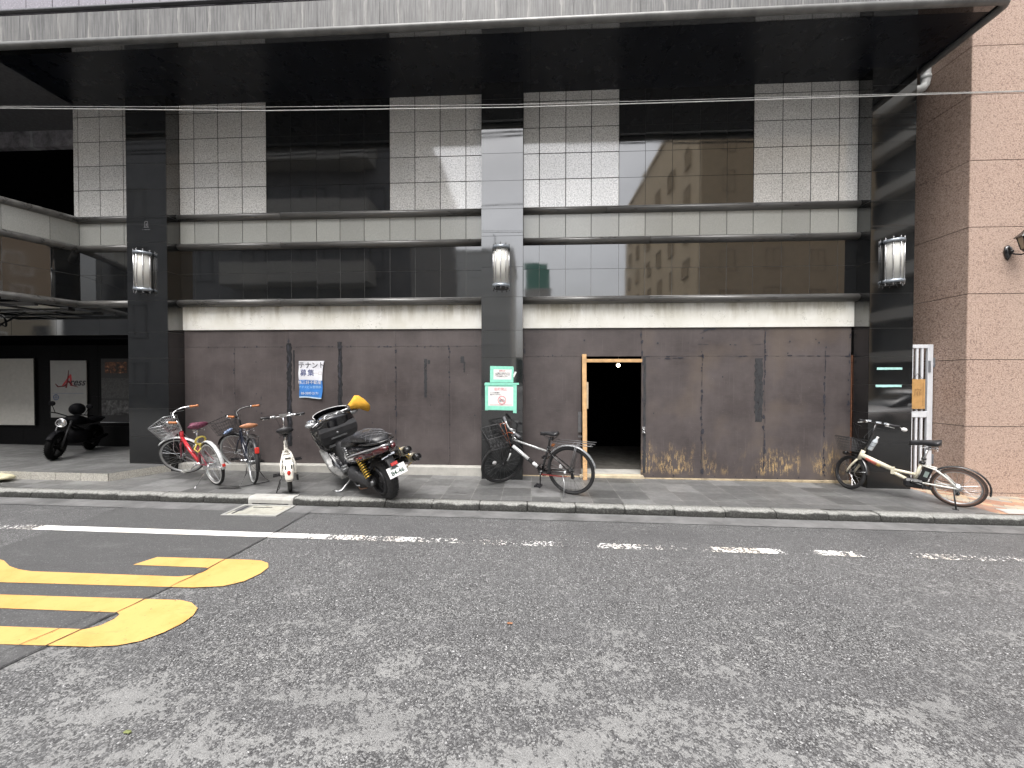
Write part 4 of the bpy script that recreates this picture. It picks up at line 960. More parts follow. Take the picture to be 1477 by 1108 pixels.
def crank(B, c, ang, L=.165, ring_r=.085, m=STEEL, pm=PLA, side=-1, guard=None):
    mb = MB(); mb.ring(V(c)+V((0,side*.045,0)), (0,1,0), ring_r, .006, 32, 6, sx=.5)
    for k in range(5):
        a = 2*math.pi*k/5; mb.tube([V(c)+V((0,side*.045,0)), V(c)+V((ring_r*math.cos(a),side*.045,ring_r*math.sin(a)))], .006, 5)
    mb.cyl(V(c)+V((0,.06,0)), V(c)-V((0,.06,0)), .02)
    ped = []
    for y, a in ((side*.075, ang), (-side*.075, ang+180)):
        e = V(c)+V((L*math.cos(math.radians(a)), y, L*math.sin(math.radians(a))))
        mb.tube([V(c)+V((0,y*.9,0)), e], [.012,.009], 6); ped.append((e, y))
    o = B.put('crank', mb, m)
    for e, y in ped:
        s = 1 if y > 0 else -1; mb = MB()
        for dx in (-.044,.034): mb.box(e.x+dx, e.x+dx+.012, min(e.y+s*.018,e.y+s*.118), max(e.y+s*.018,e.y+s*.118), e.z-.014, e.z+.014)
        for dy in (.020,.066,.112): mb.box(e.x-.040, e.x+.042, e.y+s*dy-.005, e.y+s*dy+.005, e.z-.009, e.z+.009)
        mb.cyl(e, e+V((0,s*.10,0)), .007, n=8); B.put('pedal', mb, pm)
    return o
def chainrun(B, bb, ax, r0, r1, side=-1, m=None):
    mb = MB(); y = side*.045
    mb.tube([(bb[0],y,bb[2]+r0),(ax[0],y,ax[2]+r1)], .005, 5); mb.tube([(bb[0],y,bb[2]-r0),(ax[0],y,ax[2]-r1)], .005, 5); mb.ring((ax[0],y,ax[2]),(0,1,0),r1,.006,20,5)
    B.put('chain', mb, m or mat('oily_chain', (.09,.085,.08), .4, .7))
def handle(B, pts, r, grips, m, gm, X, lever=True, lm=STEEL, bells=False):
    """pts: half bar from the stem outwards on the left; mirrored"""
    mb = MB(); full = [V((p[0],-p[1],p[2])) for p in pts[::-1]]+[V(p) for p in pts[1:]]; mb.tube(full, r, 8)
    h = B.put('handlebar', mb, m, X)
    for s in (1,-1):
        a, b_ = V(pts[-2]), V(pts[-1]); d = (b_-a); g0 = b_-d.normalized()*grips; e = b_+d.normalized()*.006
        f = lambda p: V((p.x, p.y*s, p.z)); mb = MB(); mb.tube([f(g0), f(g0+(e-g0)*.1), f(g0+(e-g0)*.5), f(e-(e-g0)*.06), f(e)], [r+.005,r+.008,r+.006,r+.009,r+.004], 10); B.put('grip', mb, gm, X, h)
        if lever:
            q = g0-d.normalized()*.02; mb = MB(); mb.cyl(f(q-d.normalized()*.015), f(q+d.normalized()*.015), r+.007)
            mb.tube([f(q+V((.02,0,-.012))), f(q+V((.05,0,-.02))+d.normalized()*.02), f(q+V((.045,0,-.025))+d.normalized()*.08), f(q+V((.04,0,-.028))+d.normalized()*.12)], [.007,.006,.005,.006], 6); B.put('brake_lever', mb, lm, X, h)
    return h
def fork(B, crown, axle, w, r, m, X, bend=.0, name='fork'):
    mb = MB(); c = V(crown); a = V(axle)
    for y in (-w,w):
        mb.tube([c+V((0,y*.35,0)), c+V((.006,y*.8,-.02)), c*.55+a*.45+V((-bend*.4,y,0)), c*.2+a*.8+V((-bend*.5,y,0)), a+V((0,y,0))], [r,r,r*.95,r*.8,r*.75], 8)
    return B.put(name, mb, m, X)
def cables(B, runs, X=None, m=None):
    mb = MB()
    for r in runs: mb.tube(r, .0028, 5)
    return B.put('brake_cable', mb, m or PLA, X)
BAR_SWEPT = [(.855,0,.93),(.875,.03,.965),(.90,.07,1.0),(.885,.16,1.02),(.83,.235,1.015),(.76,.265,1.0),(.65,.285,.985)]

# --- red city bicycle beside the left column
B = Bike('city_bicycle', 'red city bicycle with silver wire basket and purple saddle beside the left column', 'bicycle', (-4.64,5.44), 152, -10, 'parked bicycles', ((.938,0,.56),(.845,0,.79)), 42)
RED = mat('red_bike_enamel', (.52,.025,.035), .25, var=.1, coat=.6); DRED = mat('dark_red_enamel', (.20,.02,.035), .3, coat=.5)
SIL = mat('silver_mudguard', (.66,.67,.67), .3, .35, var=.08); CREAMW = mat('grey_white_sidewall', (.55,.55,.53), .6)
R_ = .325; ra, fa, bb = (0,0,R_), (1.04,0,R_), (.43,0,.275)
wheel(B, ra, R_, .022, B.I, wall=CREAMW); wheel(B, fa, R_, .018, B.S, wall=mat('dull_grey_sidewall', (.27,.27,.27), .6))
mb = MB(); hb_, ht = V((.928,0,.585)), V((.868,0,.735))
mb.tube([ht*.45+hb_*.55, (.70,0,.46), bb], [.026,.026,.024], 10); mb.tube([hb_, ht], .024, 12); B.put('main_tube', mb, RED)
mb = MB(); mb.tube([bb, (.355,0,.56)], .017, 10)
for y in (-1,1): mb.tube([(.36,y*.02,.52),(.03,y*.062,R_+.01)], .009, 8); mb.tube([(.42,y*.03,.275),(.0,y*.062,R_)], .010, 8)
mb.tube([(.37,0,.49),(.62,0,.44)], .013, 8); B.put('frame', mb, DRED)
mb = MB(); mb.tube([(.36,0,.54),(.305,0,.80)], .013, 10); B.put('seat_post', mb, STEEL)
saddle(B, (.285,0,.875), .31, .26, thick=1.5, m=mat('purple_quilted_cover', (.13,.03,.06), .6, scale=40, var=.6, bump=.5, bscale=60), under=STEEL)
fork(B, (.932,0,.575), fa, .055, .013, DRED, B.S, .03)
mudguard(B, ra, R_+.025, 20, 186, .055, SIL, B.I, (180,)); mudguard(B, fa, R_+.025, 50, 160, .055, SIL, B.S, (150,))
mb = MB(); mb.tube([ht, (.845,0,.79), (.835,0,.87), (.855,0,.93)], .012, 10); B.put('stem', mb, STEEL, B.S)
handle(B, [(p[0],p[1],p[2]+.03) for p in BAR_SWEPT], .011, .11, STEEL, ORANGE, B.S)
basket(B, .95, 1.10, .25, .36, .715, .965, GREYW, B.S, mesh=True, nz=5, r=.0028, sl=.035)
mb = MB(); mb.tube([(.965,.06,.70),(1.05,.075,.5),(1.06,.07,R_)], .004, 5); mb.tube([(.965,-.06,.70),(1.05,-.075,.5),(1.06,-.07,R_)], .004, 5); mb.sphere((1.12,0,.665), .035, sc=(1,.9,.9)); B.put('basket_stay', mb, STEEL, B.S)
crank(B, bb, 150, m=STEEL, pm=mat('grey_pedal', (.40,.40,.38), .5)); 
mb = MB(); mb.prism([(-.06,.27),(-.02,.245),(.40,.185),(.49,.20),(.53,.27),(.49,.345),(.40,.365),(-.02,.40),(-.06,.37)], -.062, -.050); B.put('chain_case', mb, SIL)
mb = MB(); mb.tube([(-.03,.06,R_),(.0,.09,.26),(.045,.215,.08),(.06,.255,.045)], .007, 8); mb.box(.03,.09,.235,.275,.034,.046); B.put('kickstand', mb, STEEL)
mb = MB(); mb.ring((.235,0,.66),(1,0,.4),.062,.013,26,8); mb.tube([(.24,.05,.62),(.26,.085,.55),(.20,.07,.50),(.18,.03,.56)], .010, 7); mb.box(.20,.245,-.03,.03,.575,.62); B.put('ring_lock', mb, mat('yellow_lock_plastic', (.62,.50,.11), .4))
mb = MB(); mb.box(-.372,-.352,-.018,.018,.33,.37); B.put('reflector', mb, REFL)
cables(B, [[(.83,.22,1.0),(.95,.15,1.05),(.98,.03,.9),(.95,.0,.62)],[(.83,-.22,1.0),(.96,-.12,1.04),(.92,-.02,.85),(.80,.0,.56)]], B.S, mat('pale_cable', (.30,.30,.30), .5))

# --- navy city bicycle with brown saddle
B = Bike('city_bicycle', 'navy city bicycle with brown saddle and grips on a wire centre stand', 'bicycle', (-4.17,5.56), 137, -1.5, 'parked bicycles', ((.938,0,.56),(.845,0,.79)), 41)
NAVY = mat('navy_bike_enamel', (.010,.013,.024), .25, coat=.6); GWALL = mat('pale_tyre_wall', (.50,.51,.50), .6)
R_ = .33; ra, fa, bb = (0,0,R_), (1.07,0,R_), (.43,0,.28)
wheel(B, ra, R_, .018, B.I, wall=GWALL); wheel(B, fa, R_, .018, B.S, wall=GWALL)
mb = MB(); mb.tube([(.90,0,.65),(.72,0,.48),bb], .022, 10); mb.tube([(.928,0,.585),(.868,0,.735)], .022, 12); mb.tube([bb,(.345,0,.60)], .016, 10); mb.tube([(.89,0,.70),(.68,0,.56),(.40,0,.47)], .014, 8)
for y in (-1,1): mb.tube([(.35,y*.02,.56),(.0,y*.062,R_)], .009, 8); mb.tube([(.42,y*.03,.28),(.0,y*.062,R_)], .010, 8)
B.put('frame', mb, NAVY)
mb = MB(); mb.tube([(.35,0,.57),(.315,0,.75)], .013, 10); B.put('seat_post', mb, STEEL)
saddle(B, (.27,0,.83), .27, .24, mat('tan_saddle_leather', (.46,.21,.11), .5), STEEL, thick=1.15); fork(B, (.932,0,.575), fa, .055, .012, NAVY, B.S, .03)
mudguard(B, ra, R_+.025, 25, 195, .055, PLA, B.I, (190,)); mudguard(B, fa, R_+.025, 25, 150, .055, PLA, B.S, (140,))
mb = MB(); mb.tube([(.868,0,.735),(.845,0,.79),(.835,0,.87),(.855,0,.93)], .012, 10); B.put('stem', mb, PLA, B.S)
handle(B, [(.855,0,.93),(.875,.03,.955),(.92,.07,1.0),(.90,.15,1.035),(.83,.215,1.04),(.76,.245,1.035),(.65,.27,1.03)], .011, .11, BLK, ORANGE, B.S)
basket(B, .985, 1.20, .26, .37, .69, .93, WIREB, B.S, nx=6, ny=7, nz=4, r=.0028)
mb = MB(); 
for y in (-.055,.055): mb.tube([(.30,y,.70),(-.02,y,.715),(-.18,y,.715)], .006, 6); mb.tube([(-.14,y,.715),(.0,y*1.2,R_)], .0045, 6)
for x in (-.18,-.08,.02,.12): mb.tube([(x,-.055,.715),(x,.055,.715)], .0045, 6)
B.put('rear_rack', mb, BLK)
crank(B, bb, 185); chainrun(B, bb, ra, .085, .035)
mb = MB(); mb.tube([(.02,.075,.30),(.015,.085,.16),(-.02,.14,.06),(-.10,.185,.012),(-.115,.10,.010),(-.115,-.10,.010),(-.10,-.185,.012),(-.02,-.14,.06),(.015,-.085,.16),(.02,-.075,.30)], .0065, 8); B.put('centre_stand', mb, BLK)
mb = MB(); mb.box(-.335,-.312,-.028,.028,.495,.585,bev=.008); B.put('reflector', mb, REFL)
mb = MB(); mb.prism([(.0,.29),(.43,.19),(.53,.28),(.43,.37),(.0,.37)], -.058, -.05); B.put('chain_case', mb, PLA)
cables(B, [[(.80,.22,1.03),(.95,.17,1.12),(1.0,.05,1.0),(.95,.0,.66)],[(.80,-.22,1.03),(.97,-.15,1.10),(.95,-.03,.9),(.85,.0,.60)]], B.S)
mb = MB(); mb.tube([(.33,-.03,.55),(.20,-.09,.45),(.06,-.10,.40),(.0,-.085,.34)], .016, 8); B.put('gear_cover', mb, PLA)
Wm = B.world() @ B.S; mb = MB(); bx = V((1.06,.05,.735))
mb.tube([bx+V((-.045,.13,.0)), bx+V((-.045,.10,.0)), bx+V((-.04,.09,.0)), bx+V((-.01,-.05,0)), bx+V((0,-.07,0))], [.010,.011,.027,.027,.018], 12, X=Wm)
tag(mb.build('drink_bottle', mat('blue_bottle_plastic', (.27,.37,.58), .3, coat=.4)), 'pale blue bottle lying in the black basket of the navy bicycle', 'bottle')

# --- white folding bicycle seen from behind
B = Bike('folding_bicycle', 'small white folding bicycle seen from behind with black saddle', 'bicycle', (-3.385,5.225), 124.5, -4, 'parked bicycles', ((.80,0,.50),(.74,0,.72)), 5)
CW = mat('cream_white_enamel', (.70,.67,.60), .3, var=.06, coat=.5)
R_ = .235; ra, fa, bb = (0,0,R_), (.95,0,R_), (.38,0,.27)
wheel(B, ra, R_, .028, B.I, nsp=20); wheel(B, fa, R_, .028, B.S, nsp=20)
mb = MB(); mb.tube([(.80,0,.52),(.60,0,.40),(.38,0,.33)], .032, 12); mb.tube([(.815,0,.46),(.77,0,.60)], .024, 12); mb.tube([bb,(.30,0,.58)], .020, 10)
for y in (-1,1):
    mb.tube([(.31,y*.012,.545),(.20,y*.05,.50),(.06,y*.085,.38),(-.02,y*.088,.26),(.0,y*.078,R_)], .014, 8); mb.tube([(.36,y*.05,.27),(.0,y*.078,R_)], .013, 8)
mb.tube([(.20,-.05,.50),(.20,.05,.50)], .010, 8); B.put('frame', mb, CW)
mb = MB(); mb.tube([(.30,0,.56),(.26,0,.80)], .015, 10); B.put('seat_post', mb, STEEL); saddle(B, (.23,0,.825), .29, .225, PLA, PLA, thick=1.5)
fork(B, (.815,0,.455), fa, .05, .012, CW, B.S, .02)
secs = []       # wide white plate over the rear wheel
for (x, z, w, d) in ((.13,.475,.060,.012),(.0,.50,.058,.014),(-.10,.475,.056,.014),(-.185,.42,.055,.014),(-.243,.33,.054,.014),(-.262,.24,.048,.012),(-.262,.20,.036,.010)):
    nx_, nz_ = V((x,0,z-R_)).normalized().x, V((x,0,z-R_)).normalized().z
    secs.append([V((x,-w,z)), V((x+nx_*d,-w*.7,z+nz_*d)), V((x+nx_*d,w*.7,z+nz_*d)), V((x,w,z)), V((x-nx_*.006,w*.9,z-nz_*.006)), V((x-nx_*.006,-w*.9,z-nz_*.006))])
mb = MB(); mb.loft(secs, smooth=False); gd = B.put('mudguard', mb, CW)
mb = MB()
for y in (-.042,.028): mb.box(-.262,-.236,y,y+.014,.345,.40, X=Matrix.Translation((.02,0,.01)))
mb.box(-.283,-.27,-.04,.04,.215,.219); mb.box(-.14,-.11,-.035,.035,.49,.496); B.put('slot', mb, PLA, None, gd)
mb = MB(); mb.sphere((-.262,0,.315), .027, sc=(.5,.8,1.3)); B.put('reflector', mb, REFL)
mb = MB(); mb.tube([(.77,0,.60),(.74,0,.72),(.715,0,.86),(.70,0,.985)], [.019,.017,.014,.014], 10); mb.box(.725,.765,-.03,.03,.70,.735); B.put('stem', mb, STEEL, B.S)
handle(B, [(.70,0,.99),(.70,.06,.995),(.69,.17,1.0),(.67,.29,1.005)], .0125, .115, STEEL, PLA, B.S)
mb = MB(); mb.box(.67,.73,-.05,.05,1.002,1.03); mb.cyl((.70,-.15,1.0),(.70,-.10,1.0),.022); mb.cyl((.70,.15,1.0),(.70,.10,1.0),.022); mb.sphere((.71,-.09,1.025),.022); B.put('clamp', mb, BRUSH, B.S)
crank(B, bb, 28, L=.15, ring_r=.075); chainrun(B, bb, ra, .075, .03)
mb = MB(); mb.tube([(.02,.085,.22),(.01,.11,.17),(-.04,.165,.02)], .008, 8); mb.tube([(.0,.09,.20),(-.02,.13,.06),(.02,.15,.045)], .005, 6); B.put('kickstand', mb, BLK)
cables(B, [[(.70,.14,1.0),(.84,.10,1.0),(.86,.03,.8),(.80,.01,.6)],[(.70,-.14,1.0),(.86,-.10,.98),(.84,-.04,.75),(.70,-.02,.48)]], B.S)
mb = MB(); mb.box(-.02,.02,-.115,-.09,.14,.22); mb.cyl((0,-.09,.16),(0,-.10,.16),.025); B.put('derailleur', mb, PLA)

# --- black trekking bicycle in front of the middle column
B = Bike('trekking_bicycle', 'black trekking bicycle with front wire basket and rear rack before the middle column', 'bicycle', (.56,5.42), 156, -7, 'parked bicycles', ((.945,0,.55),(.85,0,.79)), 51)
R_ = .345; ra, fa, bb = (0,0,R_), (1.07,0,R_), (.43,0,.285); GRIM = mat('black_rim_alloy', (.03,.03,.032), .35, .5)
wheel(B, ra, R_, .021, B.I, rim=GRIM, spm=mat('dark_spoke', (.10,.10,.10), .4, .6), sp=.0013); wheel(B, fa, R_, .021, B.S, rim=GRIM, spm=mat('dark_spoke', (.10,.10,.10), .4, .6), sp=.0013)
hb_, ht = V((.932,0,.60)), V((.87,0,.745))
mb = MB(); mb.tube([hb_, ht], .023, 12); mb.tube([(.915,0,.64), bb], .025, 12); mb.tube([bb,(.315,0,.66)], .017, 10)
for y in (-1,1): mb.tube([(.32,y*.02,.60),(.0,y*.065,R_)], .009, 8); mb.tube([(.42,y*.03,.285),(.0,y*.065,R_)], .011, 8)
B.put('frame', mb, BLK)
mb = MB(); mb.tube([(.878,0,.715),(.325,0,.585)], .015, 10); B.put('top_tube', mb, mat('silver_top_tube', (.50,.51,.51), .3, .5))
mb = MB(); mb.tube([(.885,.0,.618),(.64,0,.443)], .0265, 12, flat=1.0); mb.tube([(.57,0,.392),(.50,0,.343)], .0265, 12); B.put('tube_panel', mb, mat('white_tube_panel', (.62,.63,.63), .35))
d = (V((.43,0,.285))-V((.915,0,.64))).normalized(); ang = math.atan2(-d.z, -d.x)
XX2 = Matrix.Translation((.765,.0275,.533)) @ Matrix.Rotation(-ang+0, 4, 'Y') @ Matrix.Rotation(math.pi, 4, 'Z') @ Matrix.Rotation(math.pi/2, 4, 'X')
text_mb('\u2022\u2022\u2022\u2022\u2022\u2022\u2022', .04, XX2, bold=.001).build('tube_lettering', mat('grey_decal', (.24,.24,.25), .5), B.root)
mb = MB(); mb.tube([(.32,0,.62),(.29,0,.80)], .014, 10); mb.cyl((.318,0,.64),(.314,0,.665),.021); B.put('seat_post', mb, PLA)
saddle(B, (.275,0,.84), .275, .155, PLA, PLA, tilt=.05, springs=False)
fork(B, (.938,0,.585), fa, .06, .014, BLK, B.S, .0)
mb = MB(); mb.tube([(.955,.0595,.535),(1.02,.062,.42)], .0155, 8); B.put('fork_sticker', mb, mat('white_tube_panel', (.62,.63,.63), .35), B.S)
secs = []
mudguard(B, ra, R_+.022, 32, 168, .05, mat('silver_black_mudguard', (.30,.31,.32), .3, .4), B.I, None); mudguard(B, fa, R_+.022, 100, 168, .05, PLA, B.S, (160,))
mb = MB(); mb.tube([ht,(.845,0,.805),(.84,0,.87),(.92,0,.91)], .014, 10); B.put('stem', mb, BRUSH, B.S)
handle(B, [(.92,0,.91),(.92,.05,.915),(.915,.14,.93),(.89,.30,.94)], .0125, .125, BRUSH, mat('grey_grip', (.11,.11,.12), .6), B.S)
basket(B, 1.05, 1.26, .25, .34, .715, .94, WIREB, B.S, nx=5, ny=7, nz=3, r=.0036, sl=.05)
mb = MB(); mb.tube([(.99,.06,.70),(1.05,.07,.5),(1.07,.075,R_)], .004, 5); mb.tube([(.99,-.06,.70),(1.05,-.07,.5),(1.07,-.075,R_)], .005, 5); mb.tube([(.98,-.11,.705),(1.25,-.11,.705),(1.25,.11,.705),(.98,.11,.705)],.006,6); B.put('basket_stay', mb, PLA, B.S)
mb = MB(); mb.cyl((1.10,-.03,.685),(1.15,-.03,.685),.026); B.put('headlight', mb, PLA, B.S)
mb = MB()
for y in (-.06,.06): mb.tube([(.30,y*.4,.62),(.24,y,.735),(-.30,y,.735),(-.34,y*.8,.735)], .0055, 6); mb.tube([(-.10,y,.735),(.0,y*1.25,R_)], .005, 6); mb.tube([(-.12,y,.735),(-.02,y*1.25,R_)], .005, 6)
for x in (.20,-.05,-.30): mb.tube([(x,-.06,.735),(x,.06,.735)], .005, 6)
mb.tube([(.20,.05,.765),(-.36,.05,.765)], .0045, 6); mb.tube([(.20,-.05,.765),(-.36,-.05,.765)], .0045, 6); B.put('rear_rack', mb, mat('grey_rack_tube', (.17,.17,.175), .35, .6))
crank(B, bb, 92, m=BLK)
mb = MB(); mb.prism([(-.02,.275),(.44,.262),(.44,.247),(.10,.255)], .050, .056); B.put('chain_guard', mb, mat('dark_red_guard', (.20,.03,.028), .35))
chainrun(B, bb, ra, .08, .04)
mb = MB(); mb.tube([(.10,.06,.285),(.06,.10,.20),(.03,.235,.027)], .006, 8); B.put('kickstand', mb, BRUSH)
mb = MB(); mb.box(.12,.16,-.012,.02,.37,.41); mb.sphere((.06,.055,.33), .022); B.put('spoke_reflector', mb, mat('clear_reflector', (.75,.75,.76), .2, coat=.6))
mb = MB(); mb.cyl((1.07+.13,.0,.40),(1.07+.13,.012,.40),.032); B.put('wheel_reflector', mb, mat('clear_reflector', (.75,.75,.76), .2, coat=.6), B.S)
mb = MB(); mb.cyl((.28,-.02,.68),(.24,-.02,.68),.02); mb.box(.215,.245,-.02,.02,.70,.72); B.put('rack_strap', mb, ORANGE)
ORC = mat('orange_cable', (.45,.12,.05), .5)
cables(B, [[(.905,.18,.932),(1.0,.14,.96),(1.02,.04,.86),(.95,.0,.66)],[(.905,-.18,.932),(1.02,-.12,.96),(1.01,-.03,.82),(.93,-.01,.62)],[(.91,-.15,.93),(.98,-.02,.98),(.96,.02,.8),(.93,.02,.63)]], B.S, ORC)
mb = MB(); mb.box(-.015,.02,-.10,-.07,.20,.31); mb.cyl((0,-.075,.22),(0,-.085,.22),.03); B.put('derailleur', mb, PLA)

# --- cream electric folding bicycle at the right column
B = Bike('electric_folding_bicycle', 'cream electric folding bicycle with black basket leaning at the right column', 'bicycle', (5.575,5.31), 136, -4, 'parked bicycles', ((.945,0,.42),(.87,0,.66)), -44)
CE = mat('cream_bike_enamel', (.64,.59,.46), .3, var=.08, coat=.5)
R_ = .255; ra, fa, bb = (0,0,R_), (1.09,0,R_), (.42,0,.26)
wheel(B, ra, R_, .023, B.I, nsp=20, tyre=mat('brown_tyre', (.040,.027,.022), .7), wall=mat('tan_sidewall', (.15,.09,.068), .7), hub_r=.03, spm=BRUSH, sp=.0014); wheel(B, fa, R_, .023, B.S, nsp=20, rim=GRIM)
mb = MB(); mb.tube([(.938,0,.545),(.60,0,.385)], [.034,.031], 14); mb.tube([(.60,0,.385),(.385,0,.36)], [.022,.02], 10); mb.tube([(.61,0,.355),(.45,0,.265)], [.026,.026], 10)
mb.tube([(.962,0,.475),(.915,0,.615)], .027, 12); mb.tube([(.40,0,.25),(.325,0,.52)], .021, 12)
mb.cyl((.605,-.03,.345),(.605,.03,.345),.022); mb.box(.585,.625,-.034,.034,.33,.42); B.put('frame', mb, CE)
mb = MB()
for y in (-1,1):
    mb.tube([(.32,y*.028,.50),(.20,y*.06,.47),(.10,y*.068,.38),(.0,y*.075,R_)], .012, 8); mb.tube([(.38,y*.04,.265),(.0,y*.075,R_)], .012, 8)
B.put('rear_stay', mb, mat('white_stay_enamel', (.66,.65,.60), .3, coat=.5))
mb = MB(); mb.tube([(.890,.036,.522),(.770,.036,.449)], .0028, 4)
XT = Matrix.Translation((.835,.036,.488)) @ Matrix.Rotation(-math.atan2(.16,.268), 4, 'Y') @ Matrix.Rotation(math.pi, 4, 'Z') @ Matrix.Rotation(math.pi/2, 4, 'X')
m2 = MB(); m2.tube([(.885,0,.5135),(.775,0,.448)], .0345, 14); B.put('tube_decal', m2, mat('faded_red_decal', (.58,.16,.12), .4))
m2 = MB(); m2.tube([(.770,0,.445),(.730,0,.421)], .0342, 14); B.put('tube_decal', m2, mat('gold_decal', (.42,.28,.10), .4))
mb = MB(); mb.tube([(.33,0,.50),(.275,0,.74)], .016, 10); B.put('seat_post', mb, STEEL)
mb = MB(); mb.cyl((.325,0,.515),(.317,0,.55),.03); mb.cyl((.31,0,.575),(.305,0,.60),.026); B.put('seat_clamp', mb, PLA)
saddle(B, (.275,0,.80), .30, .21, PLA, STEEL, thick=1.4)
mb = MB(); mb.box(.285,.375,-.042,.042,.30,.50,bev=.012,X=Matrix.Translation((.33,0,.4))@Matrix.Rotation(-.28,4,'Y')@Matrix.Translation((-.375,0,-.4))); bat = B.put('battery', mb, PLA)
mb = MB(); mb.box(.305,.345,.0425,.045,.36,.44,X=Matrix.Translation((.33,0,.4))@Matrix.Rotation(-.28,4,'Y')@Matrix.Translation((-.375,0,-.4))); B.put('battery_label', mb, mat('grey_green_label', (.22,.27,.25), .4), None, bat)
mb = MB(); mb.box(.29,.50,-.06,.06,.175,.30,bev=.03); B.put('motor_unit', mb, PLA)
fork(B, (.960,0,.48), fa, .058, .015, CE, B.S, -.01)
mudguard(B, ra, R_+.028, 45, 192, .055, BLK, B.I, (185,)); mudguard(B, fa, R_+.028, 70, 178, .055, BLK, B.S, (170,))
mb = MB(); mb.tube([(.915,0,.615),(.870,0,.75),(.835,0,.86),(.805,0,1.015)], [.018,.016,.014,.014], 10); B.put('stem', mb, BLK, B.S)
UP = Matrix.Translation((-.025,0,.085)); handle(B, [(.830,0,.935),(.835,.06,.945),(.815,.17,.95),(.770,.29,.945)], .0125, .12, BLK, PLA, B.S @ UP, lm=mat('pale_lever', (.66,.66,.65), .35))
mb = MB(); mb.box(.825,.80,-.05,.03,.95,.975,bev=.006); mb.box(.820,.80,.10,.16,.955,.98,bev=.008); mb.box(.810,.80,-.14,-.09,.95,.975,bev=.006); B.put('control_box', mb, mat('pale_control_box', (.50,.53,.56), .35), B.S @ UP)
mb = MB(); mb.sphere((.740,-.335,.915), .035, sc=(.5,1.3,.8)); mb.tube([(.775,-.28,.944),(.760,-.31,.93)], .006, 6); B.put('mirror', mb, WHITE, B.S @ UP)
basket(B, 1.02, 1.22, .24, .32, .575, .77, WIREB, B.S, nx=9, ny=11, nz=5, r=.0030, sl=.05)
mb = MB(); mb.tube([(.950,.0,.60),(1.020,.0,.60)], .008, 6); mb.tube([(.890,.0,.72),(1.020,.05,.74),(1.025,-.05,.74),(.890,0,.72)], .004, 5); mb.cyl((1.190,0,.53),(1.240,0,.53),.028); B.put('basket_bracket', mb, BLK, B.S)
crank(B, bb, 12, L=.15, ring_r=.08, m=BLK, guard=True); chainrun(B, bb, ra, .075, .035)
mb = MB(); mb.tube([(.035,.08,.25),(.03,.10,.16),(.015,.20,.018)], .008, 8); mb.box(-.01,.05,.185,.215,.013,.024); B.put('kickstand', mb, PLA)
mb = MB(); mb.box(.10,.20,-.06,-.052,.42,.45); B.put('frame_sticker', mb, mat('white_tube_panel', (.690,.63,.63), .35))
cables(B, [[(.800,.20,.95),(.970,.18,1.0),(1.020,.06,.86),(.950,.02,.62)],[(.800,-.20,.95),(.990,-.16,.98),(1.000,-.05,.82),(.940,-.02,.6)],[(.840,.03,.95),(1.000,.06,.93),(.990,.03,.72),(.930,.03,.52)]], B.S)
mb = MB(); mb.box(-.015,.02,-.105,-.08,.14,.24); mb.cyl((0,-.085,.15),(0,-.095,.15),.028); B.put('derailleur', mb, PLA)
mb = MB(); mb.ring((.860,-.045,.70),(-.35,0,.94),.036,.004,20,5); mb.ring((.845,-.045,.755),(-.35,0,.94),.036,.004,20,5); mb.tube([(.880,-.045,.64),(.895,-.045,.70),(.840,-.045,.77)],.003,5); B.put('bottle_cage', mb, PLA, B.S)
Wm = B.world() @ B.S; mb = MB(); p0 = V((.885,-.045,.635)); u = V((-.33,-.12,.94)).normalized()
mb.tube([p0, p0+u*.01, p0+u*.06, p0+u*.075, p0+u*.09, p0+u*.15, p0+u*.18, p0+u*.195], [.026,.031,.031,.029,.031,.031,.016,.014], 14, X=Wm)
bt = tag(mb.build('drink_bottle', mat('clear_bottle_plastic', (.50,.54,.57), .12, var=.08, coat=.6)), 'pale plastic drink bottle in a cage on the cream electric bicycle', 'bottle')
mb = MB(); mb.tube([p0+u*.195, p0+u*.22], .016, 12, X=Wm); cp = mb.build('cap', WHITE, bt)
# ------------------------------------------------------------------ big black scooter
S = Bike('maxi_scooter', 'large black scooter with gold springs, twin exhausts and white number plate', 'scooter', (-1.90,5.05), 138, -15.5)
def sect(x, zc, hw, hz, n=16, p=2.6, zt=None, y0=0.0):
    o = []
    for k in range(n):
        a = 2*math.pi*k/n; c, s_ = math.cos(a), math.sin(a)
        o.append(V((x, y0+hw*abs(c)**(2/p)*(1 if c >= 0 else -1), zc+hz*abs(s_)**(2/p)*(1 if s_ >= 0 else -1))))
    return o
GLO = mat('gloss_black_fairing', (.010,.010,.012), .12, coat=.9, scale=5); MATB = mat('matt_black_panel', (.028,.028,.030), .45); LEA = mat('black_vinyl_seat', (.020,.020,.022), .32, bump=.15, bscale=140)
GOLD = mat('gold_spring', (.62,.42,.08), .3, .7); ALU = mat('dull_cast_alloy', (.20,.205,.21), .4, .7); CHR = STEEL; WINE = mat('dark_wine_fairing', (.030,.005,.009), .12, coat=.8)
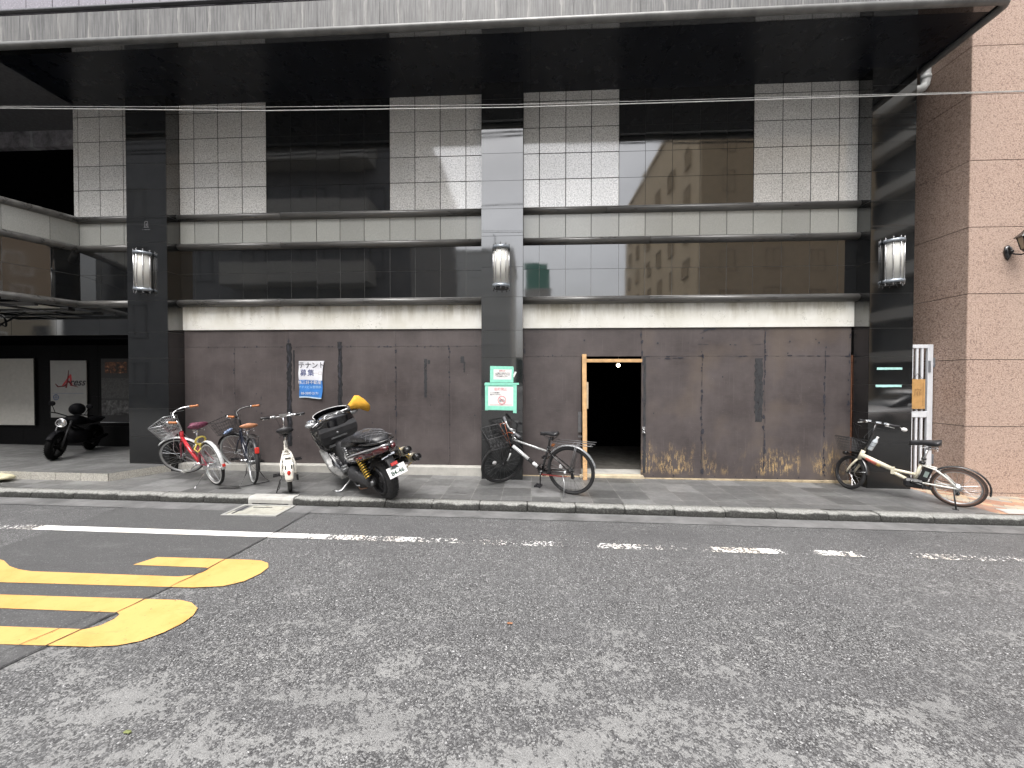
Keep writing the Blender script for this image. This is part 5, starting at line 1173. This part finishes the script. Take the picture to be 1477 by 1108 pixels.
def mwheel(B, c, R, tr, X, w, dull=None):
    mb = MB(); mb.ring(c, (0,1,0), R-tr*1.55, .018, 36, 8, sx=w/.02); mb.cyl(V(c)+V((0,.07,0)), V(c)-V((0,.07,0)), .045)
    for k in range(5):
        a = 2*math.pi*k/5; mb.tube([V(c), V(c)+V((math.cos(a)*(R-tr*1.6),0,math.sin(a)*(R-tr*1.6)))], [.03,.02], 6)
    o = B.put('wheel', mb, dull or mat('black_alloy_rim', (.03,.03,.032), .3, .4), X)
    mb = MB(); mb.ring(c, (0,1,0), R-tr, tr, 56, 12, sx=w/tr*.62)
    for k in range(40):
        a = 2*math.pi*k/40
        for s_ in (-1,1): mb.box(-.004,.004,s_*.012 if s_ > 0 else -.045,.045 if s_ > 0 else -.012,R-.003,R+.002,X=Matrix.Translation(c)@Matrix.Rotation(a,4,'Y'))
    B.put('tyre', mb, dull or RUB, X, o); return o
mwheel(S, (0,0,.29), .29, .072, S.I, .12)
SA = ((1.40,0,.55),(1.24,0,.95)); a_, b__ = V(SA[0]), V(SA[1]); S.S = Matrix.Translation(a_) @ Matrix.Rotation(math.radians(14),4,(b__-a_).normalized()) @ Matrix.Translation(-a_)
mwheel(S, (1.50,0,.30), .30, .06, S.S, .10)
mb = MB()
for y in (-.10,.10): mb.tube([(1.37,y,.62),(1.50,y,.30)], [.026,.02], 10)
S.put('fork', mb, BRUSH, S.S)
mudguard(S, (1.50,0,.30), .325, 35, 165, .15, GLO, S.S)
mb = MB(); mb.tube([(.02,.13,.285),(.10,.14,.285),(.34,.14,.30),(.50,.14,.32),(.60,.13,.34)], [.045,.075,.085,.12,.10], 14); mb.cyl((.42,.14,.31),(.42,.205,.31),.10); mb.cyl((.10,.14,.285),(.10,.20,.285),.055); S.put('engine_case', mb, MATB)
mb = MB(); mb.cyl((.02,.13,.29),(.02,.18,.29),.035); mb.cyl((.02,-.13,.29),(.02,-.18,.29),.035); mb.tube([(.52,.20,.24),(.40,.225,.20),(.30,.22,.22)],.012,6); S.put('axle_bracket', mb, ALU)
for y in (.175,-.175):
    a, b_ = V((.025,y,.335)), V((.215,y,.66)); d = b_-a; u = d.normalized(); v = V((0,1,0)); w = u.cross(v); n = 8; pts = []
    for i in range(n*12+1):
        t = i/(n*12); an = 2*math.pi*n*t; pts.append(a+d*(.12+.72*t)+(v*math.cos(an)+w*math.sin(an))*.037)
    mb = MB(); mb.tube(pts, .0085, 6); sp_ = S.put('spring', mb, GOLD)
    mb = MB(); mb.tube([a,b_], .020, 8); mb.cyl(a+d*.08,a+d*.12,.038); mb.cyl(a+d*.84,a+d*.90,.038); S.put('damper', mb, PLA, None, sp_)
# tail, seat and side panels
mb = MB(); mb.loft([sect(-.40,.80,.045,.035), sect(-.33,.775,.10,.06), sect(-.15,.725,.165,.085), sect(.10,.67,.195,.115), sect(.35,.62,.205,.15), sect(.60,.57,.20,.17), sect(.78,.52,.17,.16), sect(.90,.48,.12,.14)]); S.put('tail_fairing', mb, GLO)
mb = MB()
for s_ in (1,-1): mb.loft([[V((x, s_*(y+o), z+dz)) for o, dz in ((0,-.012),(.010,-.006),(.010,.006),(0,.012),(-.02,.012),(-.02,-.012))] for x, y, z in ((-.40,.045,.832),(-.30,.115,.81),(-.10,.175,.765),(.15,.200,.695),(.40,.208,.625),(.50,.205,.595))])
S.put('side_highlight', mb, mat('silver_highlight', (.55,.55,.58), .18, .6, var=.06))  # silver strips model the bright highlight running below the seat
mb = MB()
for s_ in (1,-1): mb.loft([[V((x, s_*(y+o), z+dz)) for o, dz in ((0,-h),(.014,-h*.6),(.014,h*.6),(0,h),(-.05,h),(-.05,-h))] for x, y, z, h in ((-.20,.148,.72,.02),(.0,.180,.675,.045),(.22,.200,.615,.055),(.45,.205,.555,.03))])
S.put('side_panel', mb, WINE)
for s_ in (1,-1):
    mb = MB(); mb.loft([[V((x, s_*(y+o), z+dz)) for o, dz in ((0,-h),(.016,-h*.6),(.016,h*.6),(0,h),(-.04,h),(-.04,-h))] for x, y, z, h in ((-.425,.055,.79,.022),(-.36,.09,.775,.040),(-.26,.128,.75,.040),(-.17,.150,.732,.016))]); S.put('tail_lamp', mb, mat('dark_red_lens', (.06,.004,.007), .12, coat=.8))
for s_ in (1,-1):
    mb = MB(); mb.loft([[V((x, s_*(y+o), z+dz)) for o, dz in ((0,-h),(.012,-h*.5),(.012,h*.5),(0,h),(-.03,h),(-.03,-h))] for x, y, z, h in ((.02,.185,.660,.012),(.10,.197,.638,.028),(.20,.203,.618,.012))]); S.put('indicator', mb, mat('red_indicator_lens', (.20,.02,.012), .15, coat=.8))
def seat_loft(rows):
    mb = MB(); mb.loft([sect(x, zc, hw, hz, 18, 2.4) for x, zc, hw, hz in rows]); return mb
S.put('front_seat', seat_loft([(1.0,.60,.07,.05),(.92,.66,.11,.075),(.78,.72,.145,.075),(.60,.75,.165,.07),(.44,.775,.17,.075),(.36,.79,.165,.085)]), LEA)
rs = S.put('rear_seat', seat_loft([(.40,.83,.14,.06),(.33,.855,.165,.075),(.15,.875,.168,.075),(-.05,.885,.155,.065),(-.20,.875,.125,.05),(-.28,.855,.07,.03)]), LEA)
mb = MB()
for k in range(6):
    for dr_ in (1,-1):
        pts = []
        for i in range(9):
            t = i/8; x = .36-.60*(k/5)*.9+dr_*(t-.5)*.30; y = (t-.5)*.30
            if -.24 < x < .36:
                zc = .855+.03*min(1,(.36-x)/.4); hw = .165 if x > -.05 else .165-(-.05-x)*.35; f = max(0,1-(abs(y)/hw)**2.4)**(1/2.4)
                pts.append((x, y, zc+.002+f*(.074 if x > 0 else .074+x*.14)))
        if len(pts) > 2: mb.tube(pts, .0028, 4)
S.put('quilting', mb, mat('seat_stitching', (.10,.10,.11), .5), None, rs)
mb = MB(); mb.tube([(.05,.17,.82),(-.15,.165,.85),(-.33,.11,.87),(-.38,0,.875),(-.33,-.11,.87),(-.15,-.165,.85),(.05,-.17,.82)], .014, 8); S.put('grab_rail', mb, BLK)
# chrome louvre ahead of the pillion
mb = MB()
for s_ in (1,-1):
    for k in range(4): mb.tube([(.62-k*.012,s_*.207,.72-k*.028),(.46-k*.012,s_*.212,.735-k*.028)], .006, 5)
S.put('louvre', mb, BRUSH)
# step-through, foot boards, underbody
mb = MB(); mb.loft([sect(.72,.44,.16,.16), sect(.95,.45,.13,.17), sect(1.12,.50,.12,.17), sect(1.28,.58,.15,.20)]); S.put('tunnel', mb, MATB)
mb = MB(); mb.loft([sect(.45,.30,.13,.10), sect(.70,.26,.20,.09), sect(1.0,.27,.24,.09), sect(1.22,.40,.25,.12), sect(1.38,.58,.24,.16)]); S.put('belly_pan', mb, GLO)
for s_ in (1,-1):
    mb = MB(); prf = [(.66,.33),(.98,.335),(1.10,.37),(1.20,.47),(1.30,.62)]
    mb.loft([[V((x,s_*.21,z)),V((x,s_*.285,z)),V((x,s_*.30,z-.015)),V((x,s_*.30,z-.05)),V((x,s_*.21,z-.05))] for x, z in prf], smooth=False); fb = S.put('footboard', mb, mat('scuffed_silver_board', (.22,.22,.215), .4, .5, scale=18, var=.35, dirt=((.05,.05,.05), 14, .56, .8)))
mb = MB(); mb.box(.62,.72,.18,.27,.36,.42,bev=.01); mb.box(.63,.69,.19,.26,.41,.455,bev=.006); S.put('foot_peg', mb, ALU)
# front fairing with glove-box panel
mb = MB(); rows = [(.50,1.33,.23,.10),(.62,1.345,.27,.14),(.78,1.35,.315,.18),(.92,1.34,.33,.20),(1.02,1.31,.305,.19),(1.07,1.28,.27,.17)]
mb.loft([[V((xc+hx*math.copysign(abs(math.cos(a))**.8,math.cos(a)), hw*math.copysign(abs(math.sin(a))**.75,math.sin(a)), z)) for a in [2*math.pi*k/24 for k in range(24)]] for z, xc, hw, hx in rows]); S.put('front_fairing', mb, GLO)
mb = MB(); mb.loft([[V((x,-w,z)),V((x,w,z)),V((x+.05,w*1.02,z)),V((x+.05,-w*1.02,z))] for x, w, z in ((1.225,.20,.60),(1.165,.26,.70),(1.135,.28,.80),(1.13,.285,.88),(1.155,.27,.94))], smooth=False); S.put('glove_box', mb, MATB)
mb = MB(); mb.box(1.150,1.165,-.10,.14,.715,.735,X=Matrix.Translation((-.025,0,.03))); mb.sphere((1.135,.03,.82),.02); mb.box(1.14,1.165,.10,.19,.63,.66); S.put('latch', mb, ALU)
# dark screen round the top edge with a pale rim
def arcs(z, xc, r, hw, n=18): return [V((xc+r*math.cos(a), hw*math.sin(a), z)) for a in [math.radians(-100+200*i/n) for i in range(n+1)]]
mb = MB(); A = arcs(1.03,1.28,.205,.305); Bq = [p+V((-.02*math.cos(k/18*math.pi-math.pi/2),0,.055*math.cos(k/18*math.pi-math.pi/2)-.05)) for k, p in enumerate(arcs(1.16,1.20,.20,.275))]; 
mb.loft([A,Bq], closed=False, cap=False); mb.loft([[p-V((.006,0,0)) for p in A],[p-V((.006,0,0)) for p in Bq]], closed=False, cap=False); S.put('windscreen', mb, mat('smoked_screen', (.012,.012,.014), .06, coat=.9))
mb = MB(); mb.tube(Bq, .007, 6); S.put('screen_edge', mb, mat('pale_screen_edge', (.52,.52,.53), .3))
# dash, bars, levers
mb = MB(); mb.loft([sect(1.16,1.03,.20,.05), sect(1.24,1.055,.21,.06), sect(1.34,1.05,.18,.05)]); dsh = S.put('dashboard', mb, MATB)
mb = MB()
for y in (-.09,.09): mb.ring((1.165,y,1.065),(-1,0,.7),.05,.008,22,6)
mb.ring((1.17,0,1.06),(-1,0,.7),.028,.006,18,6); S.put('dial', mb, BRUSH, None, dsh)
mb = MB(); full = [(1.07,.36,1.065),(1.13,.24,1.08),(1.18,.10,1.085),(1.20,0,1.08),(1.18,-.10,1.085),(1.13,-.24,1.08),(1.07,-.36,1.065)]; mb.tube(full, .015, 10); hbz = S.put('handlebar', mb, BRUSH, S.S)
for s_ in (1,-1):
    mb = MB(); mb.tube([(1.055,s_*.39,1.06),(1.10,s_*.28,1.073)], .021, 10); S.put('grip', mb, PLA, S.S, hbz)
    mb = MB(); mb.tube([(1.14,s_*.22,1.085),(1.17,s_*.28,1.075),(1.135,s_*.39,1.06)], [.009,.008,.007], 6); mb.box(1.10,1.17,s_*.24-.03,s_*.24+.03,1.085,1.13,bev=.01); S.put('brake_lever', mb, CHR, S.S, hbz)
# fairing mirrors
for s_ in (1,-1):
    mb = MB(); X = Matrix.Translation((1.26,s_*.30,1.03)) @ Matrix.Rotation(s_*.35,4,'Z')
    mb.sphere((0,0,0), .085, 16, 10, X=X, sc=(.95,1.25,.55)); mb.tube([V((0,0,-.02)),V((-.02,-s_*.09,-.03))], .018, 8, X=X); mb.box(-.05,.05,-.05,.05,.03,.06,X=X,bev=.012); S.put('mirror', mb, mat('silver_mirror_shell', (.36,.37,.38), .25, .6))
# exhausts
for (a, b_) in (((.42,-.24,.40),(-.33,-.235,.635)), ((.42,-.30,.34),(-.335,-.335,.50))):
    a, b_ = V(a), V(b_); d = b_-a
    mb = MB(); mb.tube([a,a+d*.25,a+d*.35,a+d*.86], [.028,.034,.058,.058], 18); mu = S.put('exhaust', mb, mat('black_carbon_sleeve', (.018,.018,.018), .25, coat=.6))
    mb = MB(); mb.tube([a+d*.86,a+d*.93], .0605, 18); mb.tube([a+d*.93,a+d*1.0], [.060,.050], 18, cap=False); S.put('end_band', mb, mat('brushed_gold_band', (.70,.66,.56), .3, .8), None, mu)
    mb = MB(); mb.tube([a+d*.95,a+d*1.10], [.044,.046], 18); mb.ring(a+d*1.10, d, .043, .006, 20, 6); S.put('tip', mb, BLK, None, mu)
mb = MB(); mb.tube([(-.26,-.235,.66),(-.26,-.30,.52)], .012, 6); mb.tube([(-.24,-.18,.70),(-.27,-.24,.56),(-.28,-.30,.44),(-.18,-.20,.33)], .006, 6); S.put('exhaust_strap', mb, GOLD)
mb = MB(); mb.tube([(-.36,-.06,.80),(-.44,-.09,.77),(-.45,-.10,.66),(-.40,-.09,.60)], .007, 6); S.put('tail_cable', mb, PLA)
# plate hanger and number plate
mb = MB(); mb.loft([sect(-.22,.69,.07,.03), sect(-.33,.60,.055,.025), sect(-.40,.50,.05,.02)]); S.put('plate_hanger', mb, MATB)
PX_ = Matrix.Translation((-.412,-.015,.475)) @ Matrix.Rotation(.42,4,'Y') @ Matrix.Rotation(-math.pi/2,4,'Z') @ Matrix.Rotation(math.pi/2,4,'X')
mb = MB(); mb.box(-.122,.122,-.066,.066,-.002,.002,X=PX_,bev=0); np_ = S.put('number_plate', mb, mat('white_plate', (.80,.80,.79), .35, var=.03))
GRN = mat('dark_plate_ink', (.03,.07,.05), .5)
text_mb('84-46', .076, PX_ @ Matrix.Translation((0,-.020,.0045)), bold=.002).build('plate_number', GRN, np_); text_mb('足立 C', .042, PX_ @ Matrix.Translation((-.02,.042,.0035)), bold=.001).build('plate_office', GRN, np_)
mb = MB(); mb.box(-.045,.045,.070,.112,-.004,.012,X=PX_,bev=.004); S.put('plate_reflector', mb, REFL)
mb = MB()
for (x, y, w, h, r) in ((-.075,.0,.035,.012,.5),(-.05,.01,.03,.01,1.2),(-.02,.0,.035,.011,.3),(.01,.008,.03,.010,1.0),(.04,.004,.04,.012,.2),(.07,.012,.045,.024,.0)): mb.box(x-w/2,x+w/2,y-h/2,y+h/2,0,.006,X=Matrix.Translation((-.30,.0,.655))@Matrix.Rotation(.5,4,'Y')@Matrix.Rotation(-math.pi/2,4,'Z')@Matrix.Rotation(math.pi/2,4,'X')@Matrix.Rotation(r*.2,4,'Z'))
S.put('chrome_badge', mb, CHR)
mb = MB(); mb.tube([(.74,.14,.24),(.70,.20,.20),(.70,.34,.115),(.71,.40,.122)], [.016,.015,.013,.012], 8); mb.tube([(.71,.38,.118),(.80,.42,.128)], .011, 6); S.put('side_stand', mb, BRUSH)
mb = MB(); mb.tube([(.62,.17,.22),(.40,.19,.13),(.26,.15,.16)], .011, 6); S.put('centre_stand', mb, mat('rusty_brown_stand', (.16,.09,.055), .6))
# yellow cloth hood pulled over the right grip
Wm = S.world() @ S.S; mb = MB(); secs = []
for (t, hw, hz, dz) in ((0,.035,.030,0),(.03,.055,.05,.005),(.10,.07,.075,.015),(.18,.08,.105,.012),(.27,.085,.125,-.03),(.34,.07,.11,-.075),(.385,.045,.07,-.11),(.40,.02,.03,-.12)):
    c = V((1.12-.10*t,-.25-t*.75,1.10+dz)); s = []
    for k in range(16):
        a = 2*math.pi*k/16; f = 1+.13*math.sin(3*a+t*14)+.07*math.sin(7*a-t*20)+random.uniform(-.04,.04); s.append(Wm @ (c+V((hw*f*math.cos(a),0,hz*f*math.sin(a)))))
    secs.append(s)
mb.loft(secs); tag(mb.build('hand_cover', mat('yellow_cloth', (.68,.36,.035), .8, scale=9, var=.18, bump=.3, bscale=30)), 'yellow cloth hood over the right grip of the black scooter', 'cloth')

# ------------------------------------------------------------------ dark motorcycle inside the entrance
Mo = Bike('motorcycle', 'dark motorcycle with chrome headlight ring parked in the shadowy entrance', 'motorcycle', (-8.72,7.16), 296, -8)
Mo.root.scale = (.80,.80,.80); Mo.root.location.z = gz(-8.7)+.118
DKM = mat('dark_motor_paint', (.005,.005,.006), .55); BLACKW = mat('dull_black_wheel', (.006,.006,.006), .7)
for mm_ in (DKM, BLACKW): mm_.node_tree.nodes['Principled BSDF'].inputs['Specular IOR Level'].default_value = .06
mwheel(Mo, (0,0,.30), .30, .06, Mo.I, .09, BLACKW); mwheel(Mo, (1.28,0,.30), .30, .05, Mo.I, .08, BLACKW)
mb = MB()
for y in (-.09,.09): mb.tube([(1.10,y,.84),(1.28,y,.30)], .022, 8)
Mo.put('fork', mb, mat('dim_fork_metal', (.05,.05,.052), .4, .6))
mb = MB(); mb.cyl((1.10,0,.80),(1.24,0,.80),.075,.088); Mo.put('headlight', mb, DKM); mb = MB(); mb.ring((1.245,0,.80),(1,0,0),.085,.012,28,8); mb.sphere((1.225,0,.80),.08,sc=(.35,1,1)); Mo.put('headlight_ring', mb, CHR)
mb = MB(); mb.loft([sect(.42,.76,.09,.08), sect(.65,.80,.14,.11), sect(.88,.82,.14,.11), sect(1.02,.80,.08,.07)]); Mo.put('fuel_tank', mb, DKM)
mb = MB(); mb.loft([sect(-.25,.78,.08,.03), sect(0,.76,.13,.05), sect(.30,.74,.13,.05), sect(.48,.76,.09,.05)]); Mo.put('seat', mb, DKM)
mb = MB(); mb.loft([sect(.35,.42,.14,.14), sect(.55,.42,.17,.18), sect(.78,.45,.15,.17)]); mb.tube([(.75,.1,.4),(.4,.16,.28),(-.2,.17,.36)],.04,8); mb.tube([(0,.1,.3),(.4,.1,.5),(1.05,.04,.78)],.02,6); mb.tube([(0,-.1,.3),(.4,-.1,.5),(1.05,-.04,.78)],.02,6); Mo.put('engine', mb, DKM)
mb = MB(); mb.tube([(.92,.36,.97),(1.03,.2,.98),(1.06,0,.93),(1.03,-.2,.98),(.92,-.36,.97)],.013,8); mb.tube([(1.0,.24,.98),(1.02,.30,1.14)],.006,6); mb.tube([(1.0,-.24,.98),(1.02,-.30,1.14)],.006,6); Mo.put('handlebar', mb, DKM)
for y_ in (-.31,.31): mb = MB(); mb.sphere((1.02,y_,1.18),.055,sc=(.4,1.1,1)); Mo.put('mirror', mb, DKM)
mudguard(Mo, (1.28,0,.30), .33, 30, 150, .11, DKM, Mo.I); mudguard(Mo, (0,0,.30), .33, 30, 190, .13, DKM, Mo.I)
mb = MB(); mb.sphere((0,0,0),.135,20,14,sc=(1.1,.95,1.0)); mb.v = [Mo.world() @ (p*.82+V((.66,.02,.86))) for p in mb.v]; hlm = mb.build('helmet', DKM); tag(hlm, 'black helmet resting on the tank of the dark motorcycle', 'helmet')

# ------------------------------------------------------------------ the far side of the street, seen only as reflections in the granite
def facing(name, label, x0, x1, y0, y1, h, m, wins, trim=None):
    r = thing(name, label, 'building', ((x0+x1)/2,y1,-.2), world=True, group='buildings mirrored in the granite')
    mb = MB(); mb.box(x0,x1,y0,y1,-.3,h); mb.box(x0-.15,x1+.15,y0-.15,y1+.15,h,h+.35); mb.build('wall', m, r)
    base = None; gl = mat('far_window_glass', (.06,.07,.085), .15, coat=.4)
    for (x, y, z, w, hh, fr) in wins:
        if base is None or base.get('_s') != (w*1000+hh):
            mb = MB(); mb.box(-w/2,w/2,-.03,.06,0,hh); base = mb.build('window', gl, r); base['_s'] = w*1000+hh; o = base
            f = MB(); f.box(-w/2-.08,-w/2,-.05,.10,-.08,hh+.08); f.box(w/2,w/2+.08,-.05,.10,-.08,hh+.08); f.box(-w/2,w/2,-.05,.10,hh,hh+.08); f.box(-w/2-.12,w/2+.12,-.05,.18,-.16,-.08); f.box(-.02,.02,-.04,.075,0,hh); fo = f.build('window_frame', trim or WHITE, o)
        else:
            o = base.copy(); C.objects.link(o); o.parent = r
            for c in base.children: d = c.copy(); C.objects.link(d); d.parent = o
        o.location = (x-r.location.x, y-r.location.y, z-r.location.z); o.rotation_euler = (0,0,math.pi/2 if fr == 's' else (-math.pi/2 if fr == 'w' else math.pi))
        if fr == 'f': o.rotation_euler = (0,0,math.pi)
    return r
TAN = mat('tan_tile_wall', (.56,.44,.285), .7, scale=2, var=.12)
w_ = []
for i in range(3):
    for j in range(7): w_.append((15.2+i*3.4, -18, 1.0+j*3.05, 1.0, 1.45, 'f'))
for i in range(6):
    for j in range(7): w_.append((13.0, -20.5-i*3.6, 1.0+j*3.05, 1.0, 1.45, 's2'))
for k, t in enumerate(w_):
    if t[5] == 's2': w_[k] = t[:5]+('s',)
facing('apartment_block', 'tall tan tiled block with small windows mirrored at the right of the facade', 13.0, 25.5, -41, -18, 24.5, TAN, w_, mat('tan_window_trim', (.40,.32,.22), .6))
w_ = [(-8.5-i*3.2, -7.4, .8+j*3.1, 1.3, 1.6, 'f') for i in range(5) for j in range(4)]
GRB = mat('grey_render_wall', (.15,.15,.15), .8, scale=2, var=.15)
lbd = facing('grey_apartment', 'dark grey apartment with balconies mirrored at the left of the facade', -26, -6.4, -20, -7.4, 16, GRB, w_, mat('grey_window_trim', (.10,.10,.10), .6))
for j in range(1,5):
    mb = MB(); z = .4+j*3.1; mb.box(-16,-8.2,-7.4,-6.2,z-.15,z); mb.box(-16,-8.2,-6.3,-6.2,z,z+.95); mb.box(-8.3,-8.2,-7.4,-6.3,z,z+.95); mb.build('balcony', mat('pale_balcony_wall', (.34,.33,.30), .8), lbd)
mb = MB(); mb.box(-10.0,-9.2,-7.38,-7.05,7.0,7.6); mb.ring((-9.65,-7.04,7.3),(0,1,0),.22,.02,20,5); mb.build('air_conditioner', WHITE, lbd)
gb = facing('banded_apartment', 'grey apartment with pale balcony bands mirrored in the right column', 26.5, 44, -40, -16, 22, mat('slate_grey_wall', (.17,.175,.175), .8), [(29+i*3.2, -16, 1+j*3.0, 1.6, 1.8, 'f') for i in range(4) for j in range(6)])
for j in range(7):
    mb = MB(); z = 2.8+j*3.0; mb.box(26.0,44.5,-15.9,-14.6,z,z+.75); mb.box(25.4,26.4,-40,-14.6,z,z+.75); mb.build('balcony', mat('pale_balcony_band', (.50,.50,.48), .7), gb)
facing('brown_office', 'brown office block closing the right end of the street', 48, 60, -22, 4, 19, mat('brown_office_wall', (.25,.19,.13), .7), [(48, -18+i*3.4, 1+j*3, 1.2, 1.6, 'w') for i in range(6) for j in range(5)])
facing('ochre_office', 'ochre office block closing the left end of the street', -60, -46, -22, 4, 19, mat('ochre_office_wall', (.28,.24,.18), .7), [(-46, -18+i*3.4, 1+j*3, 1.2, 1.6, 's') for i in range(6) for j in range(5)])
facing('side_block', 'dull brick block standing right of the pink granite building', 16, 46, 6, 20, 17, mat('dull_brick_wall', (.22,.13,.09), .8), [(18+i*3.5, 6, 1+j*3, 1.2, 1.6, 'f') for i in range(7) for j in range(5)])
facing('grey_midrise', 'grey mid rise block mirrored in the middle column', -9.0, -2.2, -42, -30, 15.5, mat('mid_grey_wall', (.74,.75,.73), .8), [(-8+i*1.6, -30, 1+j*3, .9, 1.4, 'f') for i in range(4) for j in range(5)])
g_ = facing('pale_block', 'pale block with green rooftop mirrored beside the middle column', -1.3, 3.2, -66, -54, 16.5, mat('pale_far_wall', (.62,.62,.60), .8), [(-.4+i*1.4, -54, 1+j*3, .9, 1.4, 'f') for i in range(3) for j in range(4)])
mb = MB(); mb.box(-1.2,3.0,-64,-54.5,16.9,21.5); mb.build('green_roof_house', mat('pale_green_sheet', (.18,.42,.34), .6), g_)
facing('distant_block', 'distant beige block mirrored low in the granite', 15, 21, -95, -86, 13, mat('beige_far_wall', (.40,.38,.33), .8), [(16+i*1.6, -86, 1+j*3, .9, 1.4, 'f') for i in range(3) for j in range(4)])
mb = MB(); 
for i in range(24): mb.add([(-40+i*6,-110,-1),(-34+i*6,-110,-1),(-34+i*6,-112,9+2.5*math.sin((i+1)*.6)),(-40+i*6,-112,9+2.5*math.sin(i*.6))], [(0,1,2,3)])
struct(mb.build('hill', mat('far_hill_green', (.06,.08,.07), .9)))
for k, (z, y, dy) in enumerate(((10.2,-1.2,0),(9.95,-1.2,.12),(10.0,-1.5,.0),(7.4,-1.1,0))):
    mb = MB(); pts = [(-30+i*3, y, z+.25*((i%10)/10-.5)**2*4) for i in range(21)]; mb.tube(pts, .035 if k != 3 else .018, 6)
    tag(mb.build('overhead_cable', mat('black_cable', (.02,.02,.02), .6)), 'dark power cable over the near side of the street', 'cable', 'power cables over the near side')
# white car parked across the street, visible in the right column
cr = thing('parked_car', 'white car parked across the street, mirrored in the right column', 'car', (14.0,-2.9,gz(14)+RD), (0,0,math.pi))
CWH = mat('white_car_paint', (.72,.72,.72), .2, coat=.8); GLS = mat('car_window_glass', (.02,.022,.025), .06, coat=.6)
def csec(x, zb, zt, hw, n=20, p=3.2): return sect(x, (zb+zt)/2, hw, (zt-zb)/2, n, p)
mb = MB(); mb.loft([csec(-2.15,.38,.62,.62), csec(-2.05,.25,.80,.78), csec(-1.4,.20,.92,.86), csec(-.6,.20,.95,.88), csec(.6,.20,.94,.88), csec(1.3,.20,.86,.86), csec(1.9,.24,.74,.80), csec(2.12,.34,.62,.66)]); mb.build('body', CWH, cr)
mb = MB(); mb.loft([csec(-1.95,.86,.93,.60), csec(-1.45,.85,1.25,.64), csec(-.8,.85,1.42,.66), csec(-.1,.85,1.45,.66), csec(.5,.85,1.30,.66), csec(1.15,.82,.90,.66)]); mb.build('cabin_glass', GLS, cr)
mb = MB(); mb.loft([csec(-1.3,1.32,1.36,.55), csec(-.8,1.40,1.455,.60), csec(-.1,1.43,1.485,.60), csec(.35,1.34,1.39,.58)]); mb.build('roof', CWH, cr)
for x in (-1.32,1.32):
    for s_ in (-1,1):
        mb = MB(); mb.ring((x,s_*.80,.32),(0,1,0),.23,.095,30,8); o = mb.build('wheel', RUB, cr); mb = MB(); mb.cyl((x,s_*.86,.32),(x,s_*.78,.32),.17); mb.build('rim', ALU, o)
for s_ in (-1,1):
    mb = MB(); mb.sphere((1.95,s_*.60,.62),.14,sc=(1,1,.5)); mb.build('headlight', mat('clear_lamp', (.6,.62,.65), .1, coat=.6), cr)
    mb = MB(); mb.sphere((.75,s_*.95,.95),.09,sc=(.7,1,.7)); mb.build('side_mirror', CWH, cr)
# ------------------------------------------------------------------ light and camera
sc = bpy.context.scene
SUN_EL, SUN_AZ = 66.0, 195.0          # soft overcast light from behind the photographer
w = bpy.data.worlds.new('World'); sc.world = w; w.use_nodes = True; nt = w.node_tree; nt.nodes.clear(); q = N(nt)
sky = q.n('ShaderNodeTexSky'); sky.sky_type = 'NISHITA'; sky.sun_disc = False; sky.sun_elevation = math.radians(SUN_EL); sky.sun_rotation = math.radians(SUN_AZ)
sky.air_density = 1.0; sky.dust_density = 6.0; sky.ozone_density = 1.0; sky.altitude = 20
hs = q.n('ShaderNodeHueSaturation'); hs.inputs['Saturation'].default_value = .24; nt.links.new(sky.outputs[0], hs.inputs['Color'])
cl = q.noise(q.coord((1,1,2.2),'Generated'), 2.2, 5, .55); cm = q.mix(1.0, hs.outputs[0], q.ramp(cl, [(.3,.82),(.7,1.12)]), 'MULTIPLY')
bgn = q.n('ShaderNodeBackground'); nt.links.new(cm, bgn.inputs[0]); bgn.inputs[1].default_value = .15
wo = q.n('ShaderNodeOutputWorld'); nt.links.new(bgn.outputs[0], wo.inputs[0])
ld = bpy.data.lights.new('sun', 'SUN'); ld.energy = .7; ld.angle = math.radians(50); ld.color = (1,.97,.93)
lo = bpy.data.objects.new('sun', ld); C.objects.link(lo)
az = math.radians(SUN_AZ); el = math.radians(SUN_EL); dv = V((math.sin(az)*math.cos(el), math.cos(az)*math.cos(el), math.sin(el)))
lo.rotation_euler = dv.to_track_quat('Z','Y').to_euler(); lo.location = dv*30
cam = bpy.data.cameras.new('camera'); co = bpy.data.objects.new('camera', cam); C.objects.link(co); sc.camera = co
cam.sensor_width = 36; cam.lens = 555/1477*36; cam.clip_end = 500; cam.clip_start = .05
yaw, pit, rol = math.radians(2.9), math.radians(.83), .001
F = V((-math.sin(yaw)*math.cos(pit), math.cos(yaw)*math.cos(pit), -math.sin(pit))); R = V((math.cos(yaw), math.sin(yaw), 0)); U = R.cross(F)
R2 = R*math.cos(rol)+U*math.sin(rol); U2 = U*math.cos(rol)-R*math.sin(rol)
co.matrix_world = Matrix(((R2.x,U2.x,-F.x,0),(R2.y,U2.y,-F.y,0),(R2.z,U2.z,-F.z,1.62),(0,0,0,1)))
sc.view_settings.view_transform = 'Standard'; sc.view_settings.look = 'None'; sc.view_settings.gamma = 1; sc.view_settings.use_curve_mapping = False
sc.view_settings.exposure = 1.55
sc.render.engine = 'CYCLES'; sc.cycles.max_bounces = 8; sc.cycles.use_denoising = True
for o in bpy.data.objects:
    for k in ('_w', '_s'):
        if k in o: del o[k]
